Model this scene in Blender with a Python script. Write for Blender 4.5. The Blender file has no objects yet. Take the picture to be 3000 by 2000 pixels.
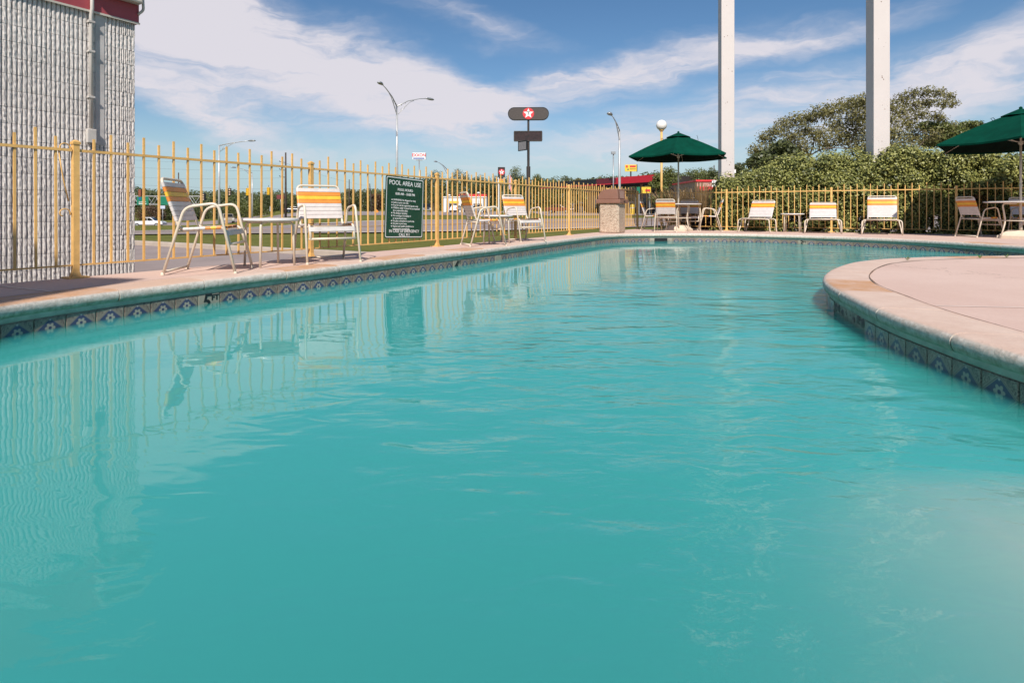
import bpy, bmesh, math, random
import numpy as np
from mathutils import Vector, Matrix, geometry as mgeo
from mathutils.bvhtree import BVHTree

random.seed(7)
RNG = np.random.default_rng(11)
R = math.radians
sc = bpy.context.scene
COL = sc.collection

# ------------------------------------------------------------------ camera
EYE = 0.565                       # above the pool deck (deck top is z = 0)
FPX = 1698.0                      # focal length in pixels of a 3000 px wide frame
cam = bpy.data.cameras.new('camera')
cam.sensor_width = 36.0
cam.lens = 36.0 * FPX / 3000.0
cam.shift_y = -384.0 / 3000.0
cam.clip_start = 0.05
cam.clip_end = 6000
camo = bpy.data.objects.new('camera', cam)
camo.location = (0, 0, EYE)
camo.rotation_euler = (R(90), 0, 0)
COL.objects.link(camo)
sc.camera = camo

# ------------------------------------------------------------------ sun and sky
SUN_AZ, SUN_EL = R(185.5), R(42)
S = Vector((math.sin(SUN_AZ) * math.cos(SUN_EL), math.cos(SUN_AZ) * math.cos(SUN_EL), math.sin(SUN_EL)))
sun = bpy.data.lights.new('sun', 'SUN')
sun.energy = 3.95
sun.angle = R(0.55)
sun.color = (1.0, 0.93, 0.84)
suno = bpy.data.objects.new('sun', sun)
suno.rotation_euler = (-S).to_track_quat('-Z', 'Y').to_euler()
suno.location = S * 50
COL.objects.link(suno)

world = bpy.data.worlds.new('World')
sc.world = world
world.use_nodes = True


class NT:
    """small helper round a node tree"""
    def __init__(self, tree):
        self.t = tree
        self.n = tree.nodes
        self.l = tree.links

    def new(self, typ, **kw):
        nd = self.n.new(typ)
        for k, v in kw.items():
            setattr(nd, k, v)
        return nd

    def set(self, sock, v):
        if isinstance(v, bpy.types.NodeSocket):
            self.l.new(v, sock)
        else:
            sock.default_value = v

    def math(self, op, a, b=None, c=None, clamp=False):
        nd = self.new('ShaderNodeMath', operation=op)
        nd.use_clamp = clamp
        self.set(nd.inputs[0], a)
        if b is not None:
            self.set(nd.inputs[1], b)
        if c is not None:
            self.set(nd.inputs[2], c)
        return nd.outputs[0]

    def mix(self, f, a, b, blend='MIX'):
        nd = self.new('ShaderNodeMix', data_type='RGBA', blend_type=blend)
        self.set(nd.inputs[0], f)
        self.set(nd.inputs[6], a if isinstance(a, bpy.types.NodeSocket) else (*a, 1)[:4])
        self.set(nd.inputs[7], b if isinstance(b, bpy.types.NodeSocket) else (*b, 1)[:4])
        return nd.outputs[2]

    def noise(self, vec, scale, detail=4, rough=0.55, dist=0.0):
        nd = self.new('ShaderNodeTexNoise')
        if vec is not None:
            self.l.new(vec, nd.inputs['Vector'])
        nd.inputs['Scale'].default_value = scale
        nd.inputs['Detail'].default_value = detail
        nd.inputs['Roughness'].default_value = rough
        nd.inputs['Distortion'].default_value = dist
        return nd.outputs['Fac']

    def ramp(self, f, lo, hi, a=0.0, b=1.0, smooth=True):
        nd = self.new('ShaderNodeMapRange')
        nd.interpolation_type = 'SMOOTHSTEP' if smooth else 'LINEAR'
        self.set(nd.inputs[0], f)
        nd.inputs[1].default_value = lo
        nd.inputs[2].default_value = hi
        nd.inputs[3].default_value = a
        nd.inputs[4].default_value = b
        return nd.outputs[0]

    def mapping(self, vec, loc=(0, 0, 0), rot=(0, 0, 0), scale=(1, 1, 1), typ='POINT'):
        nd = self.new('ShaderNodeMapping', vector_type=typ)
        self.l.new(vec, nd.inputs[0])
        nd.inputs['Location'].default_value = loc
        nd.inputs['Rotation'].default_value = rot
        nd.inputs['Scale'].default_value = scale
        return nd.outputs[0]


def build_world():
    w = NT(world.node_tree)
    w.n.clear()
    out = w.new('ShaderNodeOutputWorld')
    bg = w.new('ShaderNodeBackground')
    bg.inputs['Strength'].default_value = 0.087
    w.l.new(bg.outputs[0], out.inputs[0])
    sky = w.new('ShaderNodeTexSky', sky_type='NISHITA')
    sky.sun_disc = False
    sky.sun_elevation = SUN_EL
    sky.sun_rotation = SUN_AZ
    sky.altitude = 60
    sky.air_density = 1.0
    sky.dust_density = 0.5
    sky.ozone_density = 2.2
    tc = w.new('ShaderNodeTexCoord')
    sep = w.new('ShaderNodeSeparateXYZ')
    w.l.new(tc.outputs['Generated'], sep.inputs[0])
    x, y, z = sep.outputs
    az = w.math('ARCTAN2', x, y)
    el = w.math('ARCSINE', z)
    comb = w.new('ShaderNodeCombineXYZ')
    w.l.new(az, comb.inputs[0])
    w.l.new(el, comb.inputs[1])
    ae = comb.outputs[0]
    # domain warp
    nw = w.new('ShaderNodeTexNoise')
    w.l.new(w.mapping(ae, scale=(1.0, 2.2, 1)), nw.inputs['Vector'])
    nw.inputs['Scale'].default_value = 3.2
    nw.inputs['Detail'].default_value = 5
    nw.inputs['Roughness'].default_value = 0.6
    sub = w.new('ShaderNodeVectorMath', operation='SUBTRACT')
    w.l.new(nw.outputs['Color'], sub.inputs[0])
    sub.inputs[1].default_value = (0.5, 0.5, 0.5)
    sca = w.new('ShaderNodeVectorMath', operation='MULTIPLY')
    w.l.new(sub.outputs[0], sca.inputs[0])
    sca.inputs[1].default_value = (0.26, 0.13, 0)
    add = w.new('ShaderNodeVectorMath', operation='ADD')
    w.l.new(ae, add.inputs[0])
    w.l.new(sca.outputs[0], add.inputs[1])
    wv = add.outputs[0]
    # cirrus banks: centre, half length, half width (pixels of arc), slope, weight
    banks = [((800, 165), 860, 215, 17, 1.35), ((470, 50), 520, 190, 12, 1.1), ((620, 338), 440, 58, 19, 1.1),
             ((1230, 290), 430, 130, 7, 1.1), ((1740, 235), 640, 92, -13, 1.1), ((2310, 118), 440, 58, -9, 0.95),
             ((2250, 300), 820, 112, -9, 0.72), ((2930, 205), 480, 108, -16, 1.0), ((1900, 410), 520, 50, -4, 0.45),
             ((1380, 80), 380, 60, 15, 0.55), ((2450, 385), 600, 70, -9, 0.6), ((450, 425), 300, 30, 4, 0.4),
             ((1050, 470), 500, 30, 2, 0.3), ((1650, 480), 500, 35, -3, 0.35)]
    tot = None
    for (px, py), hl, hw, ang, wt in banks:
        a0 = math.atan((px - 1500) / FPX)
        e0 = math.atan2(616 - py, math.hypot(FPX, px - 1500))
        m = w.mapping(wv, loc=(a0, e0, 0), rot=(0, 0, R(-ang)), scale=(hl / FPX, hw / FPX, 1), typ='TEXTURE')
        g = w.new('ShaderNodeTexGradient', gradient_type='SPHERICAL')
        w.l.new(m, g.inputs[0])
        v = w.math('MULTIPLY', g.outputs['Fac'], wt)
        tot = v if tot is None else w.math('ADD', tot, v)
    # the rest of the sky: scattered cirrus of the same kind on a flat layer
    zz = w.math('ADD', w.math('MAXIMUM', z, 0.0), 0.10)
    pc = w.new('ShaderNodeCombineXYZ')
    w.l.new(w.math('DIVIDE', x, zz), pc.inputs[0])
    w.l.new(w.math('DIVIDE', y, zz), pc.inputs[1])
    pm = w.mapping(pc.outputs[0], rot=(0, 0, R(35)), scale=(0.5, 1.4, 1))
    gen = w.noise(pm, 0.8, 7, 0.58, 0.6)
    gen = w.ramp(gen, 0.52, 0.80, 0.0, 0.55)
    aaz = w.math('ABSOLUTE', az)
    side = w.ramp(aaz, 0.80, 1.15)
    high = w.ramp(el, 0.42, 0.62)
    gen = w.math('MULTIPLY', gen, w.math('ADD', w.math('MAXIMUM', side, high), 0.18))
    # fibres
    fib = w.noise(w.mapping(wv, rot=(0, 0, R(-9)), scale=(2.2, 13, 1)), 2.4, 8, 0.62, 0.9)
    fib2 = w.noise(w.mapping(wv, rot=(0, 0, R(10)), scale=(5, 16, 1)), 2.0, 6, 0.6, 0.4)
    f = w.math('MULTIPLY', w.ramp(fib, 0.22, 0.78, 0.48, 1.32), w.ramp(fib2, 0.2, 0.8, 0.68, 1.18))
    dens = w.math('ADD', w.math('MULTIPLY', tot, f), gen)
    alpha = w.ramp(dens, 0.0, 1.02, 0.0, 0.95)
    low = w.ramp(el, 0.0, 0.10, 0.55, 1.0)
    alpha = w.math('MULTIPLY', alpha, low)
    hs = w.new('ShaderNodeHueSaturation')
    hs.inputs['Saturation'].default_value = 1.2
    hs.inputs['Value'].default_value = 0.80
    w.l.new(sky.outputs[0], hs.inputs['Color'])
    haze = w.ramp(el, 0.0, 0.17, 0.85, 0.0)
    clear = w.mix(haze, hs.outputs[0], (3.45, 4.75, 5.5))
    cloud = (6.1, 5.85, 6.3)
    col = w.mix(alpha, clear, cloud)
    w.l.new(col, bg.inputs['Color'])


build_world()
sc.view_settings.view_transform = 'Standard'
sc.view_settings.look = 'None'
sc.view_settings.exposure = 0.52
sc.view_settings.gamma = 1.0
sc.view_settings.use_curve_mapping = False
sc.render.engine = 'CYCLES'
sc.cycles.max_bounces = 7
sc.cycles.diffuse_bounces = 3
sc.cycles.glossy_bounces = 3
sc.cycles.transmission_bounces = 4
sc.cycles.transparent_max_bounces = 12
sc.cycles.volume_bounces = 1
sc.cycles.caustics_reflective = False
sc.cycles.caustics_refractive = False
sc.cycles.sample_clamp_indirect = 6
sc.cycles.use_denoising = True

# ------------------------------------------------------------------ helpers


def at(px, py, Y):
    """world point seen at photo pixel (px, py) at distance Y"""
    return Vector(((px - 1500) / FPX * Y, Y, EYE + (616 - py) / FPX * Y))


def link(o, parent=None):
    COL.objects.link(o)
    if parent is not None:
        o.parent = parent
    return o


def tag(o, label=None, cat=None, group=None, kind=None):
    if label:
        o['label'] = label
    if cat:
        o['category'] = cat
    if group:
        o['group'] = group
    if kind:
        o['kind'] = kind
    return o


def thing(name, label, cat, loc=(0, 0, 0), az=0.0, group=None):
    o = bpy.data.objects.new(name, None)
    o.empty_display_size = 0.1
    o.location = loc
    o.rotation_euler = (0, 0, -R(az))
    link(o)
    return tag(o, label, cat, group)


def copy_tree(o, parent=None):
    c = o.copy()
    COL.objects.link(c)
    c.parent = parent
    for ch in list(o.children):
        copy_tree(ch, c)
    return c


class MB:
    def __init__(self):
        self.v, self.f = [], []

    def add(self, vs, fs):
        b = len(self.v)
        self.v += [tuple(p) for p in vs]
        self.f += [tuple(i + b for i in f) for f in fs]
        return self

    def box(self, c, s, rz=0.0, m=None):
        hx, hy, hz = s[0] / 2, s[1] / 2, s[2] / 2
        vs = [Vector((x, y, z)) for z in (-hz, hz) for x, y in ((-hx, -hy), (hx, -hy), (hx, hy), (-hx, hy))]
        if rz:
            q = Matrix.Rotation(rz, 3, 'Z')
            vs = [q @ p for p in vs]
        if m:
            vs = [m @ p for p in vs]
        c = Vector(c)
        return self.add([p + c for p in vs],
                        [(3, 2, 1, 0), (4, 5, 6, 7), (0, 1, 5, 4), (1, 2, 6, 5), (2, 3, 7, 6), (3, 0, 4, 7)])

    def tube(self, pts, r, n=8, closed=False, caps=True):
        pts = [Vector(p) for p in pts]
        N = len(pts)
        rs = r if isinstance(r, (list, tuple)) else [r] * N
        rings = []
        up = None
        for i, p in enumerate(pts):
            if closed:
                t = pts[(i + 1) % N] - pts[i - 1]
            else:
                t = pts[min(i + 1, N - 1)] - pts[max(i - 1, 0)]
            t.normalize()
            if up is None:
                up = Vector((0, 0, 1)) if abs(t.z) < 0.9 else Vector((1, 0, 0))
            a = t.cross(up)
            if a.length < 1e-5:
                a = t.orthogonal()
            a.normalize()
            b = a.cross(t).normalized()
            up = b
            rings.append([p + (a * math.cos(k * 2 * math.pi / n) + b * math.sin(k * 2 * math.pi / n)) * rs[i] for k in range(n)])
        vs = [q for rg in rings for q in rg]
        fs = []
        for i in range(N if closed else N - 1):
            j = (i + 1) % N
            for k in range(n):
                k2 = (k + 1) % n
                fs.append((i * n + k, i * n + k2, j * n + k2, j * n + k))
        if caps and not closed:
            fs.append(tuple(range(n))[::-1])
            fs.append(tuple((N - 1) * n + k for k in range(n)))
        return self.add(vs, fs)

    def lathe(self, prof, n=24, c=(0, 0, 0)):
        c = Vector(c)
        vs, fs = [], []
        for r, z in prof:
            for k in range(n):
                a = k * 2 * math.pi / n
                vs.append(c + Vector((r * math.cos(a), r * math.sin(a), z)))
        for i in range(len(prof) - 1):
            for k in range(n):
                k2 = (k + 1) % n
                fs.append((i * n + k, i * n + k2, (i + 1) * n + k2, (i + 1) * n + k))
        fs.append(tuple(range(n))[::-1])
        fs.append(tuple((len(prof) - 1) * n + k for k in range(n)))
        return self.add(vs, fs)

    def prism(self, poly, d0, d1, fr=None):
        """polygon in local (a, b) extruded from d0 to d1; fr maps (a, b, d) to 3D"""
        fr = fr or (lambda a, b, d: Vector((a, d, b)))
        n = len(poly)
        vs = [fr(a, b, d0) for a, b in poly] + [fr(a, b, d1) for a, b in poly]
        fs = [tuple(range(n)), tuple(range(2 * n - 1, n - 1, -1))]
        for i in range(n):
            j = (i + 1) % n
            fs.append((i, i + n, j + n, j))
        return self.add(vs, fs)

    def mesh(self, name, smooth=False):
        me = bpy.data.meshes.new(name)
        me.from_pydata(self.v, [], self.f)
        bm = bmesh.new()
        bm.from_mesh(me)
        bmesh.ops.recalc_face_normals(bm, faces=bm.faces)
        bm.to_mesh(me)
        bm.free()
        if smooth:
            me.polygons.foreach_set('use_smooth', [True] * len(me.polygons))
            if smooth == 'auto':
                try:
                    me.set_sharp_from_angle(angle=R(40))
                except Exception:
                    pass
        return me

    def build(self, name, mat, parent=None, smooth=False, bevel=0):
        me = self.mesh(name, smooth)
        o = bpy.data.objects.new(name, me)
        me.materials.append(mat)
        link(o, parent)
        if bevel:
            md = o.modifiers.new('bevel', 'BEVEL')
            md.width = bevel
            md.segments = 2
            md.limit_method = 'ANGLE'
        return o


def inst(name, me, parent=None, loc=(0, 0, 0), rot=(0, 0, 0), scale=(1, 1, 1)):
    o = bpy.data.objects.new(name, me)
    o.location = loc
    o.rotation_euler = rot
    o.scale = scale
    return link(o, parent)


def fillet(pts, rad, n=5):
    """round the inner corners of a polyline"""
    pts = [Vector(p) for p in pts]
    out = [pts[0]]
    for i in range(1, len(pts) - 1):
        a, b, c = pts[i - 1], pts[i], pts[i + 1]
        r = min(rad, (a - b).length * 0.49, (c - b).length * 0.49)
        p, q = b + (a - b).normalized() * r, b + (c - b).normalized() * r
        for k in range(n + 1):
            t = k / n
            out.append(p * (1 - t) ** 2 + b * 2 * t * (1 - t) + q * t * t)
    out.append(pts[-1])
    return out


def catmull(P, closed=True, step=0.08):
    P = [Vector((p[0], p[1], 0)) for p in P]
    n = len(P)
    out = []
    for i in range(n if closed else n - 1):
        if closed:
            p0, p1, p2, p3 = P[i - 1], P[i], P[(i + 1) % n], P[(i + 2) % n]
        else:
            p0, p1, p2, p3 = P[max(i - 1, 0)], P[i], P[i + 1], P[min(i + 2, n - 1)]
        m = max(2, int((p2 - p1).length / step))
        for k in range(m):
            t = k / m
            out.append(0.5 * ((2 * p1) + (p2 - p0) * t + (2 * p0 - 5 * p1 + 4 * p2 - p3) * t * t
                              + (3 * p1 - p0 - 3 * p2 + p3) * t ** 3))
    if not closed:
        out.append(P[-1])
    return out


def resample(pts, step, closed=True):
    q = pts + [pts[0]] if closed else pts
    L = [0.0]
    for i in range(1, len(q)):
        L.append(L[-1] + (q[i] - q[i - 1]).length)
    n = max(3, int(round(L[-1] / step)))
    out = []
    j = 0
    for k in range(n if closed else n + 1):
        s = L[-1] * k / n
        while j < len(L) - 2 and L[j + 1] < s:
            j += 1
        t = (s - L[j]) / max(1e-9, L[j + 1] - L[j])
        out.append(q[j].lerp(q[j + 1], t))
    return out, L[-1]


def text_mesh(s, size, extrude=0.0, align='CENTER', shear=0.0, bold=0.0, space=1.0):
    cu = bpy.data.curves.new('lettering', 'FONT')
    cu.body = s
    cu.size = size
    cu.align_x = align
    cu.align_y = 'CENTER'
    cu.extrude = extrude
    cu.shear = shear
    cu.offset = bold
    cu.space_character = space
    cu.resolution_u = 3
    o = bpy.data.objects.new('lettering', cu)
    COL.objects.link(o)
    dg = bpy.context.evaluated_depsgraph_get()
    me = bpy.data.meshes.new_from_object(o.evaluated_get(dg))
    bpy.data.objects.remove(o)
    bpy.data.curves.remove(cu)
    return me


# ------------------------------------------------------------------ materials
MATS = {}


def mat(name, col, rough=0.6, metal=0.0, var=0.12, vscale=6.0, bump=0.0, bscale=60.0, col2=None, spec=0.5,
        coat=0.0, dirt=None, dscale=3.0, damt=0.3, objrand=0.0):
    if name in MATS:
        return MATS[name]
    m = bpy.data.materials.new(name)
    m.use_nodes = True
    t = NT(m.node_tree)
    bs = t.n['Principled BSDF']
    tc = t.new('ShaderNodeTexCoord')
    v = tc.outputs['Object']
    c2 = col2 or tuple(c * (1 - var * 2) for c in col)
    c1 = tuple(min(1.0, c * (1 + var)) for c in col) if col2 is None else col
    f = t.ramp(t.noise(v, vscale, 5, 0.6), 0.25, 0.75)
    c = t.mix(f, c2, c1)
    if dirt:
        d = t.ramp(t.noise(v, dscale, 6, 0.7, 0.5), 0.52, 0.75, 0, damt)
        c = t.mix(d, c, dirt)
    if objrand:
        oi = t.new('ShaderNodeObjectInfo')
        hv = t.new('ShaderNodeHueSaturation')
        t.l.new(t.ramp(oi.outputs['Random'], 0, 1, 1 - objrand, 1 + objrand, False), hv.inputs['Value'])
        t.l.new(c, hv.inputs['Color'])
        c = hv.outputs[0]
    t.l.new(c, bs.inputs['Base Color'])
    bs.inputs['Roughness'].default_value = rough
    bs.inputs['Metallic'].default_value = metal
    bs.inputs['Specular IOR Level'].default_value = spec
    if coat:
        bs.inputs['Coat Weight'].default_value = coat
        bs.inputs['Coat Roughness'].default_value = 0.08
    if bump:
        b = t.new('ShaderNodeBump')
        b.inputs['Strength'].default_value = bump
        b.inputs['Distance'].default_value = 0.02
        t.l.new(t.noise(v, bscale, 6, 0.65), b.inputs['Height'])
        t.l.new(b.outputs[0], bs.inputs['Normal'])
    MATS[name] = m
    return m


def leaf_mat(name, dark, light, trans=0.3, rough=0.45):
    if name in MATS:
        return MATS[name]
    m = bpy.data.materials.new(name)
    m.use_nodes = True
    t = NT(m.node_tree)
    bs = t.n['Principled BSDF']
    out = t.n['Material Output']
    g = t.new('ShaderNodeNewGeometry')
    tc = t.new('ShaderNodeTexCoord')
    big = t.noise(tc.outputs['Object'], 0.9, 3, 0.6)
    f = t.math('ADD', t.math('MULTIPLY', g.outputs['Random Per Island'], 0.65), t.math('MULTIPLY', big, 0.45), clamp=True)
    c = t.mix(f, dark, light)
    t.l.new(c, bs.inputs['Base Color'])
    bs.inputs['Roughness'].default_value = rough
    tr = t.new('ShaderNodeBsdfTranslucent')
    t.l.new(t.mix(0.5, c, light), tr.inputs['Color'])
    mx = t.new('ShaderNodeMixShader')
    mx.inputs[0].default_value = trans
    t.l.new(bs.outputs[0], mx.inputs[1])
    t.l.new(tr.outputs[0], mx.inputs[2])
    t.l.new(mx.outputs[0], out.inputs[0])
    MATS[name] = m
    return m


# paint and metal
M_WHITE_PAINT = mat('white_column_paint', (0.56, 0.51, 0.49), 0.5, var=0.02, vscale=1.5, dirt=(0.45, 0.38, 0.32), dscale=1.6, damt=0.06)
M_YELLOW = mat('yellow_fence_paint', (0.76, 0.45, 0.15), 0.5, var=0.10, vscale=9, dirt=(0.38, 0.19, 0.07), dscale=9, damt=0.5, objrand=0.08)
M_TUBE = mat('cream_powder_coat', (0.68, 0.585, 0.47), 0.38, var=0.05, vscale=8, dirt=(0.5, 0.42, 0.3), dscale=14, damt=0.2)
M_STRAP_W = mat('white_vinyl_strap', (0.62, 0.565, 0.54), 0.45, var=0.05, vscale=14)
M_STRAP_O = mat('orange_vinyl_strap', (0.74, 0.255, 0.042), 0.42, var=0.06, vscale=14)
M_STRAP_Y = mat('yellow_vinyl_strap', (0.82, 0.475, 0.04), 0.42, var=0.06, vscale=14)
M_TABLE = mat('white_table_plastic', (0.74, 0.70, 0.67), 0.35, var=0.04)
M_GREEN_CANVAS = mat('green_canvas', (0.0008, 0.050, 0.031), 0.95, spec=0.08, var=0.12, vscale=4, bump=0.15, bscale=240)
M_GREY_POLE = mat('grey_galvanised', (0.36, 0.37, 0.38), 0.42, metal=0.5, var=0.08)
M_ALU_POLE = mat('pale_pole_metal', (0.50, 0.50, 0.50), 0.4, metal=0.3, var=0.06)
M_UMB_POLE = mat('umbrella_pole_paint', (0.55, 0.48, 0.40), 0.4, var=0.06)
M_CONC_PINK = None
M_DARK_BROWN = mat('dark_brown_metal', (0.042, 0.032, 0.028), 0.4, var=0.1)
M_BLACK = mat('black_plastic', (0.012, 0.012, 0.013), 0.4, var=0.1)
M_WOOD_POLE = mat('weathered_pole_wood', (0.075, 0.055, 0.045), 0.85, var=0.2, vscale=3)
M_WIRE = mat('wire_black', (0.12, 0.13, 0.15), 0.6)
M_SIGN_GREEN = mat('sign_dark_green', (0.006, 0.055, 0.026), 0.35, var=0.1, vscale=2)
M_SIGN_WHITE = mat('sign_white', (0.80, 0.80, 0.79), 0.45, var=0.02)
M_HWY_GREEN = mat('highway_sign_green', (0.004, 0.16, 0.09), 0.5, var=0.05)
M_RED = mat('sign_red', (0.62, 0.03, 0.04), 0.45, var=0.05)
M_RED_ROOF = mat('canopy_red', (0.50, 0.014, 0.03), 0.4, var=0.06)
M_BLUE = mat('sign_blue', (0.02, 0.08, 0.32), 0.45, var=0.05)
M_SIGN_YELLOW = mat('sign_yellow', (0.80, 0.52, 0.05), 0.45, var=0.05)
M_LED = mat('led_board_dark', (0.030, 0.012, 0.012), 0.35, var=0.3, vscale=3)
M_FASCIA = mat('red_fascia_paint', (0.36, 0.062, 0.075), 0.5, var=0.10, vscale=1.8, dirt=(0.22, 0.04, 0.05), dscale=2, damt=0.5)
M_BEIGE = mat('beige_metal', (0.55, 0.50, 0.43), 0.45, var=0.06)
M_CONDUIT = mat('painted_conduit', (0.58, 0.54, 0.50), 0.5, var=0.08, vscale=5)
M_BIN_LID = mat('brown_bin_plastic', (0.245, 0.120, 0.085), 0.5, var=0.06, vscale=3)
M_BIN_DOOR = mat('bin_flap', (0.36, 0.22, 0.18), 0.5, var=0.05)
M_GLOBE = mat('opal_globe', (0.80, 0.77, 0.74), 0.25, var=0.02)
M_GLASS_DARK = mat('dark_glass', (0.015, 0.018, 0.02), 0.08, var=0.05)
M_TYRE = mat('tyre_rubber', (0.02, 0.02, 0.02), 0.8)
M_CAR_WHITE = mat('car_paint_white', (0.76, 0.76, 0.77), 0.25, var=0.02, coat=0.6)
M_CAR_DARK = mat('car_paint_dark', (0.03, 0.035, 0.045), 0.25, var=0.05, coat=0.6)
M_CAR_GREY = mat('car_paint_silver', (0.40, 0.41, 0.43), 0.3, metal=0.4, var=0.03, coat=0.5)
M_CAR_TAN = mat('car_paint_tan', (0.32, 0.27, 0.21), 0.3, var=0.03, coat=0.5)
M_BARK = mat('tree_bark', (0.11, 0.085, 0.065), 0.9, var=0.25, vscale=5, bump=0.5, bscale=14)
M_WALL_WHITE = mat('station_white_wall', (0.70, 0.69, 0.67), 0.6, var=0.04)
M_WALL_TAN = mat('tan_brick_wall', (0.42, 0.28, 0.22), 0.75, var=0.12, vscale=3)
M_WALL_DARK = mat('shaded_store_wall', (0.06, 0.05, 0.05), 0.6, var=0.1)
M_STONE = mat('rubble_stone', (0.30, 0.25, 0.22), 0.8, var=0.2, vscale=20, bump=0.4, bscale=60)
M_RUST = mat('rust_spot', (0.16, 0.09, 0.06), 0.8)
M_NOTICE = mat('faded_notice', (0.66, 0.55, 0.49), 0.6, var=0.08, vscale=10)
M_MULCH = mat('dark_mulch', (0.055, 0.038, 0.026), 0.95, var=0.4, vscale=18, bump=0.8, bscale=30)
M_BLOCKS = mat('white_split_block', (0.66, 0.615, 0.585), 0.85, var=0.07, vscale=16, bump=0.3, bscale=110,
               dirt=(0.36, 0.32, 0.31), dscale=24, damt=0.4, objrand=0.05)
M_JOINT = mat('block_mortar', (0.42, 0.39, 0.38), 0.9, var=0.12, vscale=12)
M_AMBER = mat('signal_amber_housing', (0.72, 0.42, 0.02), 0.5, var=0.05)


def mat_deck():
    m = bpy.data.materials.new('pink_cool_deck')
    m.use_nodes = True
    t = NT(m.node_tree)
    bs = t.n['Principled BSDF']
    v = t.new('ShaderNodeTexCoord').outputs['Object']
    a = t.ramp(t.noise(v, 0.9, 6, 0.65), 0.3, 0.7)
    c = t.mix(a, (0.600, 0.420, 0.350), (0.660, 0.485, 0.410))
    b = t.ramp(t.noise(v, 42, 3, 0.6), 0.35, 0.7)
    c = t.mix(t.math('MULTIPLY', b, 0.22), c, (0.48, 0.335, 0.28))
    lg = t.ramp(t.noise(v, 0.35, 4, 0.6, 0.8), 0.45, 0.7, 0, 0.35)
    c = t.mix(lg, c, (0.54, 0.37, 0.30))
    vor = t.new('ShaderNodeTexVoronoi', feature='DISTANCE_TO_EDGE')
    wq = t.new('ShaderNodeVectorMath', operation='ADD')
    nz = t.new('ShaderNodeTexNoise')
    t.l.new(v, nz.inputs['Vector'])
    nz.inputs['Scale'].default_value = 2.5
    nz.inputs['Detail'].default_value = 6
    t.l.new(v, wq.inputs[0])
    t.l.new(nz.outputs['Color'], wq.inputs[1])
    t.l.new(wq.outputs[0], vor.inputs['Vector'])
    vor.inputs['Scale'].default_value = 0.45
    crack = t.math('MULTIPLY', t.ramp(vor.outputs['Distance'], 0.004, 0.0, 0, 0.6), t.ramp(t.noise(v, 0.8, 2), 0.5, 0.6))
    c = t.mix(crack, c, (0.25, 0.16, 0.12))
    sp = t.ramp(t.noise(v, 9, 5, 0.75, 0.3), 0.66, 0.76, 0, 0.32)
    c = t.mix(sp, c, (0.44, 0.29, 0.23))
    t.l.new(c, bs.inputs['Base Color'])
    bs.inputs['Roughness'].default_value = 0.85
    bp = t.new('ShaderNodeBump')
    bp.inputs['Strength'].default_value = 0.35
    bp.inputs['Distance'].default_value = 0.012
    t.l.new(t.noise(v, 55, 5, 0.7), bp.inputs['Height'])
    t.l.new(bp.outputs[0], bs.inputs['Normal'])
    MATS['deck'] = m
    return m


def mat_coping():
    """cast coping stone: pink top, bleached nose, algae growing under the nose"""
    m = bpy.data.materials.new('coping_stone')
    m.use_nodes = True
    t = NT(m.node_tree)
    bs = t.n['Principled BSDF']
    v = t.new('ShaderNodeTexCoord').outputs['Object']
    sep = t.new('ShaderNodeSeparateXYZ')
    t.l.new(v, sep.inputs[0])
    z = sep.outputs[2]
    oi = t.new('ShaderNodeObjectInfo')
    n1 = t.noise(v, 5, 6, 0.65)
    n2 = t.noise(v, 30, 5, 0.7)
    top = t.mix(t.ramp(n1, 0.3, 0.7), (0.60, 0.43, 0.345), (0.66, 0.50, 0.41))
    st = t.math('MULTIPLY', t.ramp(oi.outputs['Random'], 0.80, 0.86), t.ramp(n1, 0.35, 0.6, 0.35, 0.9))
    top = t.mix(st, top, (0.52, 0.27, 0.13))
    nose = t.mix(t.ramp(n2, 0.35, 0.68), (0.48, 0.42, 0.36), (0.68, 0.62, 0.56))
    c = t.mix(t.ramp(t.math('ADD', z, t.math('MULTIPLY', n2, 0.008)), -0.006, 0.006), nose, top)
    zj = t.math('ADD', z, t.math('MULTIPLY', t.math('SUBTRACT', n1, 0.5), 0.035))
    zj = t.math('ADD', zj, t.math('MULTIPLY', t.math('SUBTRACT', n2, 0.5), 0.018))
    alg = t.mix(t.ramp(n2, 0.3, 0.7), (0.25, 0.26, 0.165), (0.48, 0.46, 0.36))
    c = t.mix(t.ramp(zj, -0.038, -0.062, 0, 0.8), c, alg)
    spk = t.ramp(t.noise(v, 75, 3, 0.7), 0.66, 0.72, 0, 0.55)
    spk = t.math('MULTIPLY', spk, t.ramp(z, 0.0, -0.012))
    c = t.mix(spk, c, (0.10, 0.08, 0.065))
    t.l.new(c, bs.inputs['Base Color'])
    bs.inputs['Roughness'].default_value = 0.8
    bp = t.new('ShaderNodeBump')
    bp.inputs['Strength'].default_value = 0.5
    bp.inputs['Distance'].default_value = 0.012
    t.l.new(t.noise(v, 45, 6, 0.7), bp.inputs['Height'])
    t.l.new(bp.outputs[0], bs.inputs['Normal'])
    return m


TILE = 0.19
WATER = -0.19
TILE_TOP = -0.116


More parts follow.
